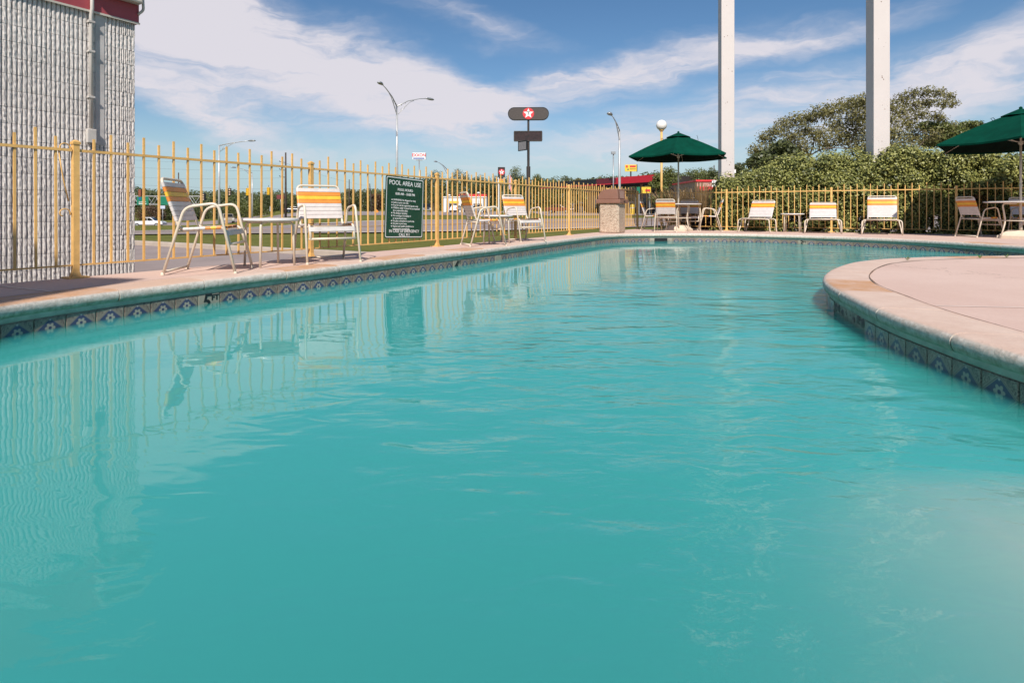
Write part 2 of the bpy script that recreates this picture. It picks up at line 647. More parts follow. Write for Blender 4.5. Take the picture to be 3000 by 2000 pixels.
def mat_tile():
    """blue and buff glazed tile: a diamond with a pale flower, scrolls in the corners"""
    m = bpy.data.materials.new('patterned_tile')
    m.use_nodes = True
    t = NT(m.node_tree)
    bs = t.n['Principled BSDF']
    v = t.new('ShaderNodeTexCoord').outputs['Object']       # tile local: x along, z up from tile centre
    sep = t.new('ShaderNodeSeparateXYZ')
    t.l.new(v, sep.inputs[0])
    h = TILE / 2
    x = t.math('ABSOLUTE', t.math('DIVIDE', sep.outputs[0], h))
    z = t.math('DIVIDE', sep.outputs[2], h)
    az = t.math('ABSOLUTE', t.math('SUBTRACT', z, 0.12))
    s = t.math('ADD', x, t.math('MULTIPLY', az, 1.12))
    buff = (0.30, 0.25, 0.195)
    navy = (0.040, 0.050, 0.115)
    scr = t.ramp(t.noise(v, 95, 2, 0.5, 1.6), 0.47, 0.53)
    corner = t.mix(scr, (0.12, 0.085, 0.075), buff)
    n = t.noise(v, 60, 3, 0.6)
    body = t.mix(n, (0.035, 0.045, 0.10), (0.062, 0.072, 0.15))
    c = t.mix(t.ramp(s, 0.85, 0.87), body, buff)
    c = t.mix(t.ramp(s, 0.91, 0.93), c, (0.10, 0.085, 0.09))
    c = t.mix(t.ramp(s, 0.96, 0.98), c, buff)
    c = t.mix(t.ramp(s, 1.04, 1.06), c, corner)
    # flower
    zz = t.math('SUBTRACT', z, 0.26)
    ang = t.math('ARCTAN2', zz, sep.outputs[0])
    ang = t.math('ARCTAN2', t.math('MULTIPLY', zz, h), sep.outputs[0])
    rr = t.math('SQRT', t.math('ADD', t.math('POWER', x, 2.0), t.math('POWER', zz, 2.0)))
    pet = t.math('ADD', 0.19, t.math('MULTIPLY', t.math('ABSOLUTE', t.math('COSINE', t.math('MULTIPLY', ang, 3.0))), 0.14))
    d = t.math('SUBTRACT', pet, rr)
    c = t.mix(t.ramp(d, -0.02, 0.02), c, (0.36, 0.33, 0.27))
    c = t.mix(t.ramp(t.math('SUBTRACT', 0.10, rr), -0.02, 0.02), c, navy)
    zt = t.math('SUBTRACT', z, 0.80)
    rt = t.math('SQRT', t.math('ADD', t.math('POWER', x, 2.0), t.math('POWER', zt, 2.0)))
    c = t.mix(t.ramp(t.math('SUBTRACT', 0.06, rt), -0.02, 0.02), c, (0.42, 0.39, 0.35))
    oi = t.new('ShaderNodeObjectInfo')
    hv = t.new('ShaderNodeHueSaturation')
    t.l.new(t.ramp(oi.outputs['Random'], 0, 1, 0.85, 1.15, False), hv.inputs['Value'])
    t.l.new(c, hv.inputs['Color'])
    t.l.new(hv.outputs[0], bs.inputs['Base Color'])
    bs.inputs['Roughness'].default_value = 0.28
    return m


def mat_water():
    m = bpy.data.materials.new('pool_water')
    m.use_nodes = True
    t = NT(m.node_tree)
    t.n.clear()
    out = t.new('ShaderNodeOutputMaterial')
    v = t.new('ShaderNodeTexCoord').outputs['Object']
    # ripples: long swell, wind wavelets in patches
    wq = t.mapping(v, rot=(0, 0, R(-30)), scale=(1.0, 1.9, 1))
    a = t.noise(wq, 1.7, 1, 0.5, 0.5)
    b = t.noise(t.mapping(v, rot=(0, 0, R(12)), scale=(1.0, 2.2, 1)), 5.0, 1, 0.5, 0.8)
    c = t.noise(t.mapping(v, rot=(0, 0, R(-18)), scale=(1.0, 2.0, 1)), 17.0, 3, 0.6, 0.6)
    sep = t.new('ShaderNodeSeparateXYZ')
    t.l.new(v, sep.inputs[0])
    # calmer along the sheltered left wall
    lee = t.math('SUBTRACT', sep.outputs[0], t.math('MULTIPLY', t.math('MAXIMUM', sep.outputs[1], 3.0), 0.53))
    calm = t.ramp(lee, -2.95, -1.35, 0.09, 1.25)
    patch = t.math('MULTIPLY', t.ramp(t.noise(v, 0.55, 3, 0.5), 0.35, 0.65, 0.35, 1.0), calm)
    hgt = t.math('ADD', t.math('MULTIPLY', a, t.math('MULTIPLY', calm, 0.5)),
                 t.math('MULTIPLY', t.math('ADD', t.math('MULTIPLY', b, 0.24), t.math('MULTIPLY', t.math('MULTIPLY', c, calm), 0.055)), patch))
    bp = t.new('ShaderNodeBump')
    bp.inputs['Strength'].default_value = 1.0
    bp.inputs['Distance'].default_value = 0.045
    t.l.new(hgt, bp.inputs['Height'])
    fr = t.new('ShaderNodeFresnel')
    geo = t.new('ShaderNodeNewGeometry')
    # the node inverts the ratio on back faces; undo that so light leaves the water as it entered
    t.l.new(t.ramp(geo.outputs['Backfacing'], 0, 1, 1.41, 1 / 1.41, False), fr.inputs['IOR'])
    t.l.new(bp.outputs[0], fr.inputs['Normal'])
    gl = t.new('ShaderNodeBsdfGlossy')
    gl.inputs['Roughness'].default_value = 0.0
    t.l.new(bp.outputs[0], gl.inputs['Normal'])
    tr = t.new('ShaderNodeBsdfTransparent')
    tr.inputs['Color'].default_value = (0.97, 0.99, 0.99, 1)
    mx = t.new('ShaderNodeMixShader')
    t.l.new(fr.outputs[0], mx.inputs[0])
    t.l.new(tr.outputs[0], mx.inputs[1])
    t.l.new(gl.outputs[0], mx.inputs[2])
    t.l.new(mx.outputs[0], out.inputs['Surface'])
    # cloudy chlorinated water
    sct = t.new('ShaderNodeVolumeScatter')
    sct.inputs['Color'].default_value = (0.11, 0.84, 0.765, 1)
    sct.inputs['Density'].default_value = 4.6
    sct.inputs['Anisotropy'].default_value = 0.0
    ab = t.new('ShaderNodeVolumeAbsorption')
    ab.inputs['Color'].default_value = (0.10, 0.88, 0.84, 1)
    ab.inputs['Density'].default_value = 2.45
    ad = t.new('ShaderNodeAddShader')
    t.l.new(sct.outputs[0], ad.inputs[0])
    t.l.new(ab.outputs[0], ad.inputs[1])
    t.l.new(ad.outputs[0], out.inputs['Volume'])
    return m


def mat_grass():
    m = bpy.data.materials.new('mown_grass')
    m.use_nodes = True
    t = NT(m.node_tree)
    bs = t.n['Principled BSDF']
    v = t.new('ShaderNodeTexCoord').outputs['Object']
    f = t.ramp(t.noise(v, 0.35, 5, 0.65), 0.3, 0.7)
    c = t.mix(f, (0.135, 0.15, 0.030), (0.20, 0.185, 0.05))
    g = t.ramp(t.noise(t.mapping(v, scale=(1, 1, 1)), 9.0, 5, 0.75), 0.3, 0.75)
    c = t.mix(t.math('MULTIPLY', g, 0.5), c, (0.075, 0.095, 0.02))
    d = t.ramp(t.noise(v, 1.3, 5, 0.7, 0.4), 0.60, 0.75, 0, 0.5)
    c = t.mix(d, c, (0.24, 0.17, 0.085))
    t.l.new(c, bs.inputs['Base Color'])
    bs.inputs['Roughness'].default_value = 0.95
    bs.inputs['Specular IOR Level'].default_value = 0.1
    bp = t.new('ShaderNodeBump')
    bp.inputs['Strength'].default_value = 0.8
    bp.inputs['Distance'].default_value = 0.06
    t.l.new(t.noise(v, 14, 4, 0.8), bp.inputs['Height'])
    t.l.new(bp.outputs[0], bs.inputs['Normal'])
    return m


def mat_asphalt(name, base):
    m = mat(name, base, 0.9, var=0.08, vscale=0.8, bump=0.3, bscale=80, dirt=tuple(c * 0.6 for c in base), dscale=0.7, damt=0.35)
    return m


M_DECK = mat_deck()
M_COPING = mat_coping()
M_TILE = mat_tile()
M_WATER = mat_water()
M_GRASS = mat_grass()
M_ASPHALT = mat_asphalt('worn_asphalt', (0.31, 0.245, 0.225))
M_ROAD = mat_asphalt('road_asphalt', (0.29, 0.235, 0.22))
M_LOT = mat_asphalt('lot_asphalt', (0.29, 0.245, 0.23))
M_KERB = mat('kerb_concrete', (0.42, 0.35, 0.29), 0.85, var=0.1, vscale=2)
M_LINE_W = mat('road_line_white', (0.72, 0.70, 0.66), 0.7, var=0.08, vscale=3)
M_LINE_Y = mat('road_line_yellow', (0.50, 0.31, 0.10), 0.7, var=0.1, vscale=3)
M_PLASTER = mat('pool_plaster', (0.52, 0.44, 0.37), 0.7, var=0.06, vscale=1.2)
M_GROUT = mat('grout', (0.40, 0.35, 0.29), 0.9, var=0.15, vscale=20)
M_MORTAR = mat('grey_mortar_band', (0.56, 0.52, 0.46), 0.9, var=0.12, vscale=9, bump=0.3, bscale=60,
               dirt=(0.25, 0.27, 0.18), dscale=5, damt=0.5)
M_TILE_PLAIN = mat('plain_cream_tile', (0.33, 0.30, 0.24), 0.3, var=0.05, vscale=10)
M_STRIP = mat('joint_sealant', (0.80, 0.70, 0.62), 0.6, var=0.05)

# ------------------------------------------------------------------ the site
TH = math.atan(1000.0 / FPX)
U = Vector((math.sin(TH), math.cos(TH), 0))          # along the street-side fence, away from the camera
N_ = Vector((U.y, -U.x, 0))                          # from that fence towards the pool / along the back fence
CORNER = Vector((3.786, 17.47, 0))
GROUND = -0.40


def sstep(a, b, x):
    t = np.clip((x - a) / (b - a), 0, 1)
    return t * t * (3 - 2 * t)


def terrain(X, Y):
    X = np.asarray(X, float)
    Y = np.asarray(Y, float)
    q = np.where(Y > 5, X / np.maximum(Y, 5), 0)
    left = sstep(-0.33, -0.58, q)
    g = GROUND + (0.25 * sstep(26, 44, Y) + 0.35 * sstep(44, 160, Y)) * (1 - left)
    g = g - 2.3 * sstep(30, 110, Y) * left
    g = g + 10.0 * sstep(260, 700, np.hypot(X, Y))
    return g


BVH = []


def gz(X, Y):
    if BVH:
        hit = BVH[0].ray_cast(Vector((X, Y, 200)), Vector((0, 0, -1)))
        if hit[0] is not None:
            return hit[0].z
    return float(terrain(X, Y))


def on_ground(px, Y):
    X = (px - 1500) / FPX * Y
    return Vector((X, Y, gz(X, Y)))


EDGE_CTRL = [(-3.0, -0.9), (-3.12, 0.6), (-3.12, 2.0), (-3.05, 3.2), (-2.83, 3.95), (-2.33, 4.95), (-1.88, 5.72), (-1.37, 6.7),
             (-0.93, 7.5), (-0.44, 8.4), (0.02, 9.28), (0.50, 10.25), (1.14, 11.48), (1.93, 12.95), (2.36, 13.55),
             (2.92, 13.98), (3.65, 14.18), (4.5, 14.16), (5.25, 13.95), (6.05, 13.5), (6.95, 12.65), (7.6, 11.55),
             (7.93, 10.3), (8.04, 9.1), (7.85, 8.2), (7.25, 7.55), (6.42, 7.27), (5.29, 7.09), (4.57, 6.86), (4.15, 6.64), (3.68, 6.28),
             (3.20, 5.74), (2.80, 5.19), (2.54, 4.73), (2.36, 4.28), (2.17, 3.62), (2.07, 3.2), (2.02, 2.8), (1.99, 2.5),
             (1.985, 2.2), (1.98, 1.2), (1.98, 0.0), (1.85, -1.0), (1.2, -1.75), (0.0, -1.95), (-1.5, -1.93), (-2.5, -1.6)]
EDGE, PERIM = resample(catmull(EDGE_CTRL, True, 0.05), 0.05)
NE = len(EDGE)
ETAN = [(EDGE[(i + 2) % NE] - EDGE[i - 2]).normalized() for i in range(NE)]
# outward normal (towards the deck); the loop runs clockwise seen from above
area = sum(EDGE[i].x * EDGE[(i + 1) % NE].y - EDGE[(i + 1) % NE].x * EDGE[i].y for i in range(NE))
sg = 1 if area < 0 else -1
ENOR = [Vector((-t.y, t.x, 0)) * sg for t in ETAN]


def off(i, d, z=0.0):
    p = EDGE[i % NE] + ENOR[i % NE] * d
    return Vector((p.x, p.y, z))


def inside(poly, x, y):
    c = False
    n = len(poly)
    j = n - 1
    for i in range(n):
        if (poly[i].y > y) != (poly[j].y > y) and x < (poly[j].x - poly[i].x) * (y - poly[i].y) / (poly[j].y - poly[i].y) + poly[i].x:
            c = not c
        j = i
    return c


def cdt(outer, hole=None, extra=()):
    pts = [Vector((p.x, p.y)) for p in outer]
    edges = [(i, (i + 1) % len(outer)) for i in range(len(outer))]
    if hole:
        b = len(pts)
        pts += [Vector((p.x, p.y)) for p in hole]
        edges += [(b + i, b + (i + 1) % len(hole)) for i in range(len(hole))]
    pts += [Vector(p) for p in extra]
    r = mgeo.delaunay_2d_cdt(pts, edges, [], 0, 1e-4)
    vs, fs = r[0], r[2]
    keep = []
    for f in fs:
        cx = sum(vs[i].x for i in f) / len(f)
        cy = sum(vs[i].y for i in f) / len(f)
        if inside(outer, cx, cy) and not (hole and inside(hole, cx, cy)):
            keep.append(tuple(f))
    return vs, keep


COPE_W = 0.34
DECK_OUT = 0.045
DECK_POLY = [CORNER + (U - N_) * DECK_OUT, CORNER + N_ * 17 + U * DECK_OUT, Vector((13.5, -6, 0)), Vector((-9.2, -6, 0)),
             CORNER - U * 25.5 - N_ * DECK_OUT]


def build_setting():
    # ---- deck slab with the pool cut out
    hole = [off(i, COPE_W + 0.004) for i in range(0, NE, 2)]
    vs, fs = cdt(DECK_POLY, hole)
    mb = MB()
    mb.add([(v.x, v.y, 0.0) for v in vs], fs)
    n = len(DECK_POLY)
    b = [(p.x, p.y, 0.0) for p in DECK_POLY] + [(p.x, p.y, -0.62) for p in DECK_POLY]
    mb.add(b, [(i, (i + 1) % n, (i + 1) % n + n, i + n) for i in range(n)])
    me = bpy.data.meshes.new('pool_deck')
    me.from_pydata(mb.v, [], mb.f)
    bm = bmesh.new()
    bm.from_mesh(me)
    bmesh.ops.remove_doubles(bm, verts=bm.verts, dist=1e-4)
    bmesh.ops.recalc_face_normals(bm, faces=bm.faces)
    for f in bm.faces:
        if abs(f.normal.z) > 0.5 and f.normal.z < 0:
            f.normal_flip()
    bm.to_mesh(me)
    bm.free()
    me.materials.append(M_DECK)
    deck = link(bpy.data.objects.new('pool_deck', me))
    tag(deck, 'pink textured concrete deck round the pool', kind='structure')
    # control joints
    for a, bb, wd in (((-4.06, 4.42), (-2.98, 3.92), 0.016), ((2.50, 3.42), (4.4, 3.15), 0.012), ((2.42, 2.62), (3.3, 2.52), 0.012)):
        a, bb = Vector((*a, 0)), Vector((*bb, 0))
        d = (bb - a).normalized()
        p = Vector((-d.y, d.x, 0)) * wd / 2
        MB().add([a + p + Vector((0, 0, .004)), a - p + Vector((0, 0, .004)), bb - p + Vector((0, 0, .004)), bb + p + Vector((0, 0, .004))],
                 [(0, 1, 2, 3)]).build('joint_strip', M_STRIP, deck)

    # ---- terrain
    big = [Vector((-2600, -500, 0)), Vector((2600, -500, 0)), Vector((2600, 2600, 0)), Vector((-2600, 2600, 0))]
    hole = [DECK_POLY[0] - (U - N_) * 0.03, DECK_POLY[1] - U * 0.03, DECK_POLY[2] + Vector((-.03, .03, 0)),
            DECK_POLY[3] + Vector((.03, .03, 0)), DECK_POLY[4] + N_ * 0.03]
    extra = []
    for k in range(60):
        r = 9 * (1.085 ** k) + 6
        m = 150 if r < 160 else 90
        for j in range(m):
            a = (j / m - 0.5) * R(190)
            x, y = r * math.sin(a), r * math.cos(a)
            if not inside(hole, x, y) and abs(x) < 2500 and y < 2500 and y > -450:
                extra.append((x, y))
    vs, fs = cdt(big, hole, extra)
    hz = terrain([v.x for v in vs], [v.y for v in vs])
    mb = MB()
    mb.add([(v.x, v.y, float(h)) for v, h in zip(vs, hz)], fs)
    g = mb.build('ground', M_GRASS, smooth=True)
    for p in g.data.polygons:
        if p.normal.z < 0:
            p.flip()
    tag(g, 'mown grass ground beyond the pool fence', kind='structure')
    BVH.append(BVHTree.FromPolygons([v.co.copy() for v in g.data.vertices], [tuple(p.vertices) for p in g.data.polygons]))

    # ---- parking asphalt right behind the street-side fence, and its kerb
    k0 = Vector((-10.5, 16.2, 0))
    f0 = CORNER - U * 2.0 - N_ * 0.06
    kd = N_
    q = (f0 - k0).dot(N_)
    poly = [k0 + kd * (q + 0.0), k0 - kd * 12, k0 - kd * 12 - U * 26, k0 + kd * q - U * 26]
    z = GROUND + 0.006
    MB().add([(p.x, p.y, z) for p in poly], [(0, 1, 2, 3)]).build('parking_lot', M_ASPHALT)
    tag(bpy.data.objects['parking_lot'], 'worn grey asphalt between the fence and the grass strip', kind='structure')
    kerb = MB()
    a, b = k0 - kd * 12, k0 + kd * q
    c = (a + b) / 2
    kerb.box((c.x, c.y, GROUND + 0.045), ((b - a).length, 0.16, 0.15), math.atan2(kd.y, kd.x))
    tag(kerb.build('kerb', M_KERB, bevel=0.02), 'pale concrete kerb between asphalt and grass', kind='structure')

    # ---- road
    near = [(-60, 9), (-30, 17.6), (-14.5, 22.45), (-5.76, 24.45), (0, 27.3), (7.42, 31.5), (20, 38.2), (45, 51), (110, 84)]
    far = [(-66, 13), (-33, 21.8), (-17.1, 26.4), (-9.4, 39.5), (0, 44), (11.8, 50), (26, 58.5), (52, 74), (118, 110)]
    A = catmull(near, False, 1.0)
    A, _ = resample(A, (sum((A[i + 1] - A[i]).length for i in range(len(A) - 1))) / 90, False)
    B = catmull(far, False, 1.0)
    B, _ = resample(B, (sum((B[i + 1] - B[i]).length for i in range(len(B) - 1))) / 90, False)
    n = min(len(A), len(B))

    def ribbon(t0, t1, dz, m):
        mb = MB()
        vs, fs = [], []
        for i in range(n):
            for k in range(m + 1):
                p = A[i].lerp(B[i], t0 + (t1 - t0) * k / m)
                vs.append((p.x, p.y, gz(p.x, p.y) + dz))
        for i in range(n - 1):
            for k in range(m):
                fs.append((i * (m + 1) + k, i * (m + 1) + k + 1, (i + 1) * (m + 1) + k + 1, (i + 1) * (m + 1) + k))
        mb.add(vs, fs)
        return mb
    tag(ribbon(0, 1, 0.03, 8).build('road', M_ROAD, smooth=True), 'multi lane grey road beyond the grass strip', kind='structure')
    road = bpy.data.objects['road']
    ribbon(-0.03, 0.012, 0.06, 1).build('gutter', M_KERB, road)
    ribbon(0.035, 0.055, 0.045, 1).build('edge_line', M_LINE_W, road)
    ribbon(0.955, 0.985, 0.045, 1).build('edge_line', M_LINE_W, road)
    ribbon(0.47, 0.485, 0.045, 1).build('centre_line', M_LINE_Y, road)
    ribbon(0.51, 0.525, 0.045, 1).build('centre_line', M_LINE_Y, road)
    ribbon(0.985, 1.05, 0.035, 1).build('verge', M_KERB, road)

    # ---- forecourt asphalt beyond the road
    def patch(name, quad, m, label, dz=0.05):
        q = [Vector((*p, 0)) for p in quad]
        mb = MB()
        vs, fs = [], []
        k = 14
        for i in range(k + 1):
            for j in range(k + 1):
                p = q[0].lerp(q[1], i / k).lerp(q[3].lerp(q[2], i / k), j / k)
                vs.append((p.x, p.y, gz(p.x, p.y) + dz))
        for i in range(k):
            for j in range(k):
                fs.append((i * (k + 1) + j, i * (k + 1) + j + 1, (i + 1) * (k + 1) + j + 1, (i + 1) * (k + 1) + j))
        mb.add(vs, fs)
        return tag(mb.build(name, m, smooth=True), label, kind='structure')
    patch('forecourt', [(4, 66), (60, 96), (70, 150), (4, 150)], M_LOT, 'grey forecourt under the red and black canopy')
    patch('forecourt', [(-38, 72), (-2, 74), (-2, 170), (-60, 170)], M_LOT, 'grey forecourt in front of the white filling station')
    patch('side_road', [(-52, 66), (-40, 62), (-62, 150), (-130, 150)], M_ROAD, 'side road running under the overhead sign')
    patch('motel_driveway', [(9, 27), (42, 21), (60, 40), (16, 44)], M_LOT, 'grey driveway behind the back fence', 0.02)
    patch('planting_bed', [(CORNER + N_ * 0.5 + U * 0.06)[:2], (CORNER + N_ * 20 + U * 0.06)[:2], (CORNER + N_ * 20 + U * 3.2)[:2],
                           (CORNER + N_ * 0.5 + U * 3.2)[:2]], M_MULCH, 'dark mulch bed under the shrubs', 0.25)


def build_pool():
    # ---- shell: walls and floor
    idx = list(range(0, NE, 3))
    ring = [off(i, 0.042) for i in idx]
    n = len(ring)
    mb = MB()
    vs = []
    for zz in (TILE_TOP - 0.002, -0.6, -1.25, -1.55):
        ins = 0.0 if zz > -1.3 else 0.28
        for i, k in enumerate(idx):
            p = off(k, 0.042 - ins, zz)
            vs.append(p)
    fs = []
    for a in range(3):
        for i in range(n):
            j = (i + 1) % n
            fs.append((a * n + i, a * n + j, (a + 1) * n + j, (a + 1) * n + i))
    mb.add(vs, fs)
    fl = [off(k, 0.042 - 0.28, 0) for k in idx]
    gp = [(x * .25, y * .25) for x in range(-12, 33) for y in range(-8, 57) if inside(fl, x * .25, y * .25)]
    v2, f2 = cdt(fl, None, gp)

    def floor_z(x, y):
        # the floor climbs to a shallow ledge along the near right wall
        a_ = float(sstep(-0.7, 1.35, x)) * float(sstep(4.6, 1.5, y))
        return -1.55 + 1.30 * a_
    mb.add([(v.x, v.y, floor_z(v.x, v.y)) for v in v2], f2)
    shell = mb.build('pool_shell', M_PLASTER, smooth='auto')
    tag(shell, 'pale aqua plastered pool basin', kind='structure')
    # mortar band between coping and tile
    mb = MB()
    vs, fs = [], []
    for i in range(NE):
        vs += [off(i, 0.036, -0.070), off(i, 0.034, TILE_TOP + 0.002), off(i, 0.10, TILE_TOP + 0.001)]
    for i in range(NE):
        j = (i + 1) % NE
        for k in range(2):
            fs.append((i * 3 + k, j * 3 + k, j * 3 + k + 1, i * 3 + k + 1))
    mb.add(vs, fs)
    mb.build('mortar_band', M_MORTAR, shell, smooth=True)
    # grout bed behind the tiles
    mb = MB()
    vs, fs = [], []
    for i in range(NE):
        vs += [off(i, 0.0385, TILE_TOP + 0.004), off(i, 0.0385, TILE_TOP - TILE - 0.004), off(i, 0.06, TILE_TOP - TILE - 0.005)]
    for i in range(NE):
        j = (i + 1) % NE
        for k in range(2):
            fs.append((i * 3 + k, j * 3 + k, j * 3 + k + 1, i * 3 + k + 1))
    mb.add(vs, fs)
    mb.build('grout_bed', M_GROUT, shell, smooth=True)

    # ---- tiles, one by one
    face, per = resample([off(i, 0.036) for i in range(NE)], TILE)
    nt = len(face)
    pitch = per / nt
    w = pitch - 0.006
    h = TILE - 0.005

    def tile_mesh(nm, m):
        b = MB()
        e = 0.003
        b.add([(-w / 2, 0, -h / 2), (w / 2, 0, -h / 2), (w / 2, 0, h / 2), (-w / 2, 0, h / 2),
               (-w / 2 + e, -0.006, -h / 2 + e), (w / 2 - e, -0.006, -h / 2 + e), (w / 2 - e, -0.006, h / 2 - e), (-w / 2 + e, -0.006, h / 2 - e)],
              [(4, 5, 6, 7), (0, 1, 5, 4), (1, 2, 6, 5), (2, 3, 7, 6), (3, 0, 4, 7)])
        me = b.mesh(nm)
        me.materials.append(m)
        return me
    t_pat = tile_mesh('tile', M_TILE)
    t_plain = tile_mesh('marker_tile', M_TILE_PLAIN)

    def nearest(px, Y):
        X = (px - 1500) / FPX * Y
        return min(range(nt), key=lambda i: ((face[i] + face[(i + 1) % nt]) / 2 - Vector((X, Y, 0))).length)
    marks = {nearest(600, 4.75): ('5', 'FT'), nearest(1330, 7.9): ('4', 'FT'), nearest(2344, 13.2): ('3', 'FT')}
    blank = {nearest(1447, 8.85), nearest(1744, 12.75)}
    sk = nearest(1946, 14.25)
    skim = {sk, (sk + 1) % nt, (sk - 1) % nt}
    tip = nearest(2470, 4.0)
    gone = {(tip + d) % nt for d in range(-1, 3)}
    kk = 0
    for i in range(nt):
        p, q = face[i], face[(i + 1) % nt]
        c = (p + q) / 2
        if c.y < 1.3:                     # behind the camera: nothing of it shows
            continue
        d = (q - p).normalized()
        nrm = Vector((-d.y, d.x, 0)) * sg
        # local -y looks into the pool
        ang = math.atan2(nrm.y, nrm.x) - math.pi / 2
        loc = (c.x, c.y, TILE_TOP - TILE / 2)
        if i in skim:
            continue
        if i in gone:
            rr = random.Random(i)
            for s in range(2):
                sb = MB()
                a0 = 0.028 + rr.random() * 0.014
                prof = [(0.002, -a0)] + [(a0 * 1.25 * math.sin(math.pi * k / 7), -a0 * math.cos(math.pi * k / 7)) for k in range(1, 7)] + [(0.002, a0)]
                sb.lathe(prof, 9)
                sb.v = [(x * (1 + rr.uniform(-.18, .18)), y * 0.8, z * (1 + rr.uniform(-.15, .15))) for x, y, z in sb.v]
                st = sb.build('rubble_stone', M_STONE, shell, smooth=True)
                pp = p.lerp(q, 0.27 + 0.46 * s)
                st.location = (pp.x + nrm.x * 0.030, pp.y + nrm.y * 0.030, WATER + 0.018 + rr.random() * 0.03)
            continue
        o = inst('tile', t_plain if (i in marks or i in blank) else t_pat, shell, loc, (0, 0, ang))
        if i in marks or i in blank:
            o.name = 'marker_tile'
        if i in marks:
            a, b = marks[i]
            for s, sz, dx, dz, sh in ((a, 0.165, -0.034, 0.028, 0.25), (b, 0.062, 0.052, 0.058, 0.0)):
                me = text_mesh(s, sz, 0.0008, shear=sh, bold=0.0025)
                me.materials.append(M_BLACK)
                l = bpy.data.objects.new('numeral' if s == a else 'lettering', me)
                link(l, o)
                l.location = (dx, -0.0075, dz)
                l.rotation_euler = (R(90), 0, 0)
    # skimmer mouth
    c = (face[sk] + face[(sk + 1) % nt]) / 2
    d = (face[(sk + 1) % nt] - face[sk]).normalized()
    nrm = Vector((-d.y, d.x, 0)) * sg
    sk_b = MB()
    fr = lambda a, b, e: c + d * a + nrm * e + Vector((0, 0, b))
    # frame and dark throat
    for a0, a1, b0, b1 in ((-.285, -.265, -.31, TILE_TOP), (.265, .285, -.31, TILE_TOP)):
        sk_b.prism([(a0, b0), (a1, b0), (a1, b1), (a0, b1)], -0.012, 0.03, fr)
    sk_b.build('skimmer_frame', M_TILE_PLAIN, shell)
    sk_b = MB()
    sk_b.prism([(-.264, -.31), (.264, -.31), (.264, TILE_TOP - .004), (-.264, TILE_TOP - .004)], -0.001, 0.0, fr)
    sk_b.build('skimmer_mouth', M_BLACK, shell)

    # ---- coping stones
    prof = [(COPE_W, -0.03), (COPE_W, 0.004), (COPE_W * 0.5, 0.006), (0.055, 0.006), (0.030, 0.003), (0.014, -0.004), (0.004, -0.015), (0.0, -0.028), (0.0, -0.044),
            (0.003, -0.060), (0.009, -0.073), (0.020, -0.081), (0.044, -0.084)]
    cop = thing('pool_coping', None, None)
    tag(cop, 'pink and grey stained coping stones round the pool edge', kind='structure')
    ns = int(PERIM / 0.72)
    cuts = [int(round(NE * (k + (random.random() - .5) * 0.22) / ns)) for k in range(ns)]
    for k in range(ns):
        i0, i1 = cuts[k], cuts[(k + 1) % ns] + (NE if k == ns - 1 else 0)
        if all(EDGE[i % NE].y < 0.6 for i in range(i0, i1 + 1)):
            pass
        mb = MB()
        vs = []
        m = i1 - i0 + 1
        jit = random.uniform(-0.003, 0.003)
        for s in range(m):
            i = i0 + s
            for d_, z_ in prof:
                p = off(i, d_ + jit * 0.6, z_ + jit * 0.5)
                if s == 0:
                    p += ETAN[i % NE] * 0.005
                if s == m - 1:
                    p -= ETAN[i % NE] * 0.005
                vs.append(p)
        L = len(prof)
        fs = []
        for s in range(m - 1):
            for a in range(L - 1):
                fs.append((s * L + a, s * L + a + 1, (s + 1) * L + a + 1, (s + 1) * L + a))
        fs.append(tuple(range(L)))
        fs.append(tuple((m - 1) * L + a for a in range(L))[::-1])
        mb.add(vs, fs)
        mb.build('coping_stone', M_COPING, cop, smooth='auto')
    # mortar in the joints, just below the stones
    mb = MB()
    vs, fs = [], []
    pr = [(COPE_W, -0.004), (0.055, -0.001), (0.02, -0.012), (0.0065, -0.03), (0.014, -0.055), (0.042, -0.070)]
    for i in range(NE):
        vs += [off(i, d_, z_) for d_, z_ in pr]
    for i in range(NE):
        j = (i + 1) % NE
        for a in range(len(pr) - 1):
            fs.append((i * len(pr) + a, i * len(pr) + a + 1, j * len(pr) + a + 1, j * len(pr) + a))
    mb.add(vs, fs)
    mb.build('joint_mortar', mat('joint_mortar', (0.62, 0.58, 0.53), 0.9, var=0.1), cop, smooth=True)

    mb = MB()
    vs, fs = [], []
    for i in range(NE):
        wv_ = 0.004 + 0.003 * math.sin(i * .37) + random.uniform(0, .002)
        vs += [off(i, COPE_W - 0.001, 0.0075), off(i, COPE_W + 0.003 + wv_, 0.0075)]
    for i in range(NE):
        j = (i + 1) % NE
        fs.append((2 * i, 2 * i + 1, 2 * j + 1, 2 * j))
    mb.add(vs, fs)
    mb.build('expansion_joint', mat('joint_dirt', (0.20, 0.115, 0.07), .95, var=.4, vscale=14), cop)
    for k_, (wx, wy) in enumerate(((5.45, 6.75), (5.82, 6.82), (6.12, 6.86), (4.4, 6.45))):
        wt = thing('weed_tuft', ('tiny weed in the coping joint, second from the left', 'tiny weed in the coping joint, third from the left', 'tiny weed in the coping joint, nearest the right edge', 'tiny weed in the coping joint, leftmost, near the stained stone')[k_], 'weed', (wx, wy, .006), k_ * 70, 'weeds in the coping joint')
        wb = MB()
        for q_ in range(7):
            a_ = q_ * .9
            l_ = .035 + .012 * (q_ % 3)
            c_, s_ = math.cos(a_), math.sin(a_)
            wb.add([(0, 0, 0), (c_ * l_ * .5 - s_ * .006, s_ * l_ * .5 + c_ * .006, l_ * .6), (c_ * l_, s_ * l_, l_ * .75), (c_ * l_ * .5 + s_ * .006, s_ * l_ * .5 - c_ * .006, l_ * .6)], [(0, 1, 2, 3)])
        wb.build('leaves', mat('weed_green', (.10, .17, .03), .7), wt)

